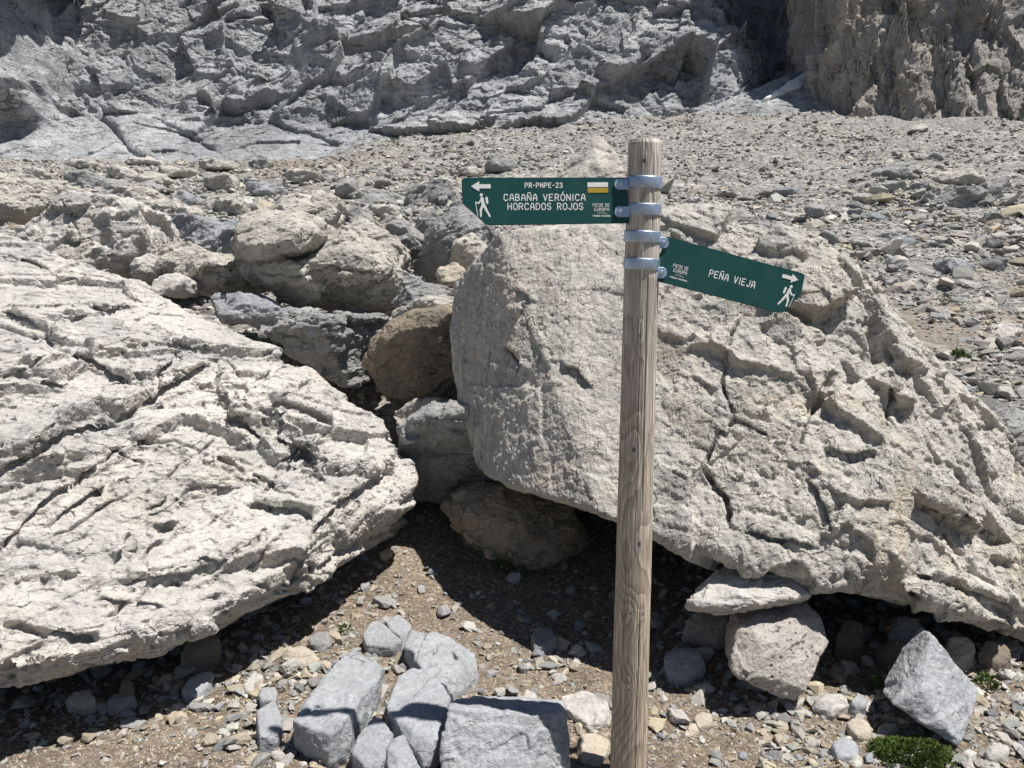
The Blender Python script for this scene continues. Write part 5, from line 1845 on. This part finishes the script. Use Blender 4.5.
    hiker(bm, 127.5, 14.2, 22.5, Yb, tilt, -1)
    to_mesh('hiker_pictogram', bm, mw, rb)

    # --- clamps
    def clamp(pyc, side, epx, epy, roll):
        zc = P(640, pyc, PY - 0.045)[2]
        r0 = float(rad(zc))
        h = 0.0152
        bm = bmesh.new()
        n = 56
        prof = [(r0 - 0.001, -h), (r0 + 0.0028, -h), (r0 + 0.0034, -h + 0.002), (r0 + 0.0034, h - 0.002), (r0 + 0.0028, h), (r0 - 0.001, h)]
        rows = []
        for q in range(n):
            a = 2 * math.pi * q / n
            rows.append([bm.verts.new((rr * math.cos(a), rr * math.sin(a), zc + z_ + roll * math.cos(a) * r0)) for rr, z_ in prof])
        for q in range(n):
            A, Bq = rows[q], rows[(q + 1) % n]
            for w_ in range(6):
                bm.faces.new((A[w_], A[(w_ + 1) % 6], Bq[(w_ + 1) % 6], Bq[w_]))
        # ear that carries the board
        d = side
        ear = [(epx - d * 9, epy - 5.2), (epx + d * 2.5, epy - 5.4), (epx + d * 5.2, epy - 3.4), (epx + d * 6.2, epy), (epx + d * 5.2, epy + 3.6), (epx + d * 2.5, epy + 5.6), (epx - d * 9, epy + 5.4)]
        if d > 0:
            ear = ear[::-1]
        b2 = bmesh.new()
        prism(b2, ear, Yb - 0.0056, 0.0035)
        bmesh.ops.bevel(b2, geom=list(b2.edges), offset=0.0007, segments=1, affect='EDGES')
        m2 = bpy.data.meshes.new('t')
        b2.to_mesh(m2)
        b2.free()
        bm.from_mesh(m2)
        bpy.data.meshes.remove(m2)
        co_ = to_mesh('clamp', bm, mz, root, False)
        for p_ in co_.data.polygons:
            p_.use_smooth = len(p_.vertices) == 4 and p_.index < n * 6
        # bolt: domed head on a washer
        c_ = PB((epx + d * .6, epy), Yb - 0.0056)
        bm = bmesh.new()
        prev = None
        for rr, yy in ((0.0085, 0.0008), (0.0085, -0.0012), (0.0060, -0.0012), (0.0058, -0.0028), (0.0050, -0.0042), (0.0030, -0.0046)):
            ring = [bm.verts.new((c_[0] + rr * math.cos(2 * math.pi * q / 20), c_[1] + yy, c_[2] + rr * math.sin(2 * math.pi * q / 20))) for q in range(20)]
            if prev:
                for q in range(20):
                    bm.faces.new((prev[q], prev[(q + 1) % 20], ring[(q + 1) % 20], ring[q]))
            prev = ring
        bm.faces.new(prev)
        to_mesh('bolt', bm, mz, co_, False)
    clamp(181.5, -1, 620.5, 184.0, -0.03)
    clamp(209, -1, 620.5, 211.5, -0.03)
    clamp(236.5, 1, 663.0, 242.6, -0.05)
    clamp(264, 1, 661.0, 272.6, -0.05)


build_signpost()

# ------------------------------------------------------------------ small alpine plants
def leaf_mat(name, a, b_):
    m, t, b = new_mat(name, 0.6)
    at = nn(t, 'ShaderNodeAttribute', attribute_name='tint')
    t.links.new(mixc(t, at.outputs['Fac'], a, b_), b.inputs['Base Color'])
    tr = b.inputs.get('Subsurface Weight')
    return m


M_CUSHION = leaf_mat('cushion_leaf', (0.05, 0.095, 0.02), (0.15, 0.20, 0.05))
M_HERB = leaf_mat('herb_leaf', (0.05, 0.10, 0.025), (0.14, 0.20, 0.06))


def leaves(name, label, cat, c, rx, ry, rz, n, ll, mat, seed, up=0.6):
    """a low cushion of many short leaves springing from a dome"""
    r = np.random.default_rng(seed)
    d = r.normal(size=(n, 3))
    d[:, 2] = np.abs(d[:, 2])
    d /= np.linalg.norm(d, axis=1)[:, None]
    lump = 1 + 0.28 * fbm(d.astype(np.float32) * 2.6 + seed, 3, seed)
    base = d * np.array((rx, ry, rz)) * (lump * r.uniform(0.55, 1.0, n) ** 0.4)[:, None]
    ax = d * np.array((1, 1, 1.0)) + np.array((0, 0, up)) + r.normal(0, 0.55, (n, 3))
    ax /= np.linalg.norm(ax, axis=1)[:, None]
    sd = np.cross(ax, r.normal(size=(n, 3)))
    sd /= np.linalg.norm(sd, axis=1)[:, None]
    L = ll * r.uniform(0.6, 1.4, (n, 1))
    wv = L * 0.22
    nrm = np.cross(ax, sd)
    p0 = base
    p1 = base + ax * L * 0.5 + sd * wv
    p2 = base + ax * L + nrm * L * 0.15
    p3 = base + ax * L * 0.5 - sd * wv
    v = np.stack((p0, p1, p2, p3), 1).reshape(-1, 3)
    # soil-dark core so the cushion is not hollow
    i = np.arange(n) * 4
    f = np.stack((i, i + 1, i + 2, i + 3), 1)
    me = mesh_np(name, v, f, False)
    tv = np.repeat(np.clip(r.normal(0.5, 0.25, n), 0, 1), 4).astype(np.float32)
    tv = np.resize(tv, len(me.vertices))
    a = me.attributes.new('tint', 'FLOAT', 'POINT')
    a.data.foreach_set('value', tv)
    o = link(name, me, mat, None, c)
    tag(o, label, cat)


def plant_at(px, py):
    Y = ground_hit(px, py)
    q = P(px, py, Y)
    return (float(q[0]), float(q[1]), float(ground_z(q[0], q[1])))


leaves('cushion_plant', 'bright green cushion plant at the foot of the pointed blue-grey shard', 'plant', plant_at(911, 758), 0.125, 0.085, 0.045, 9000, 0.010, M_CUSHION, 3)
leaves('herb_tuft', 'small green herb tuft right of the shard tip, under the boulder edge', 'plant', plant_at(985, 688), 0.03, 0.03, 0.035, 130, 0.022, M_HERB, 4)
leaves('herb_tuft', 'small green herb in the shade between the shard and the boulder', 'plant', plant_at(880, 690), 0.03, 0.03, 0.03, 90, 0.02, M_HERB, 5)
leaves('herb_tuft', 'tiny green sprigs beside the front of the scratched long block', 'plant', plant_at(322, 752), 0.04, 0.025, 0.02, 120, 0.014, M_HERB, 6)
leaves('herb_tuft', 'tiny green herb at the shadow tip behind the grey lit-topped stone', 'plant', plant_at(346, 632), 0.025, 0.025, 0.025, 80, 0.016, M_HERB, 7)
leaves('herb_tuft', 'small green patch in shade at the foot of the brown angular rock', 'plant', plant_at(503, 572), 0.05, 0.04, 0.03, 130, 0.018, M_HERB, 8)
leaves('grass_tuft', 'small green tuft on the scree just above the right shoulder of the signpost boulder', 'plant', plant_at(958, 360), 0.07, 0.06, 0.05, 160, 0.05, M_HERB, 9)
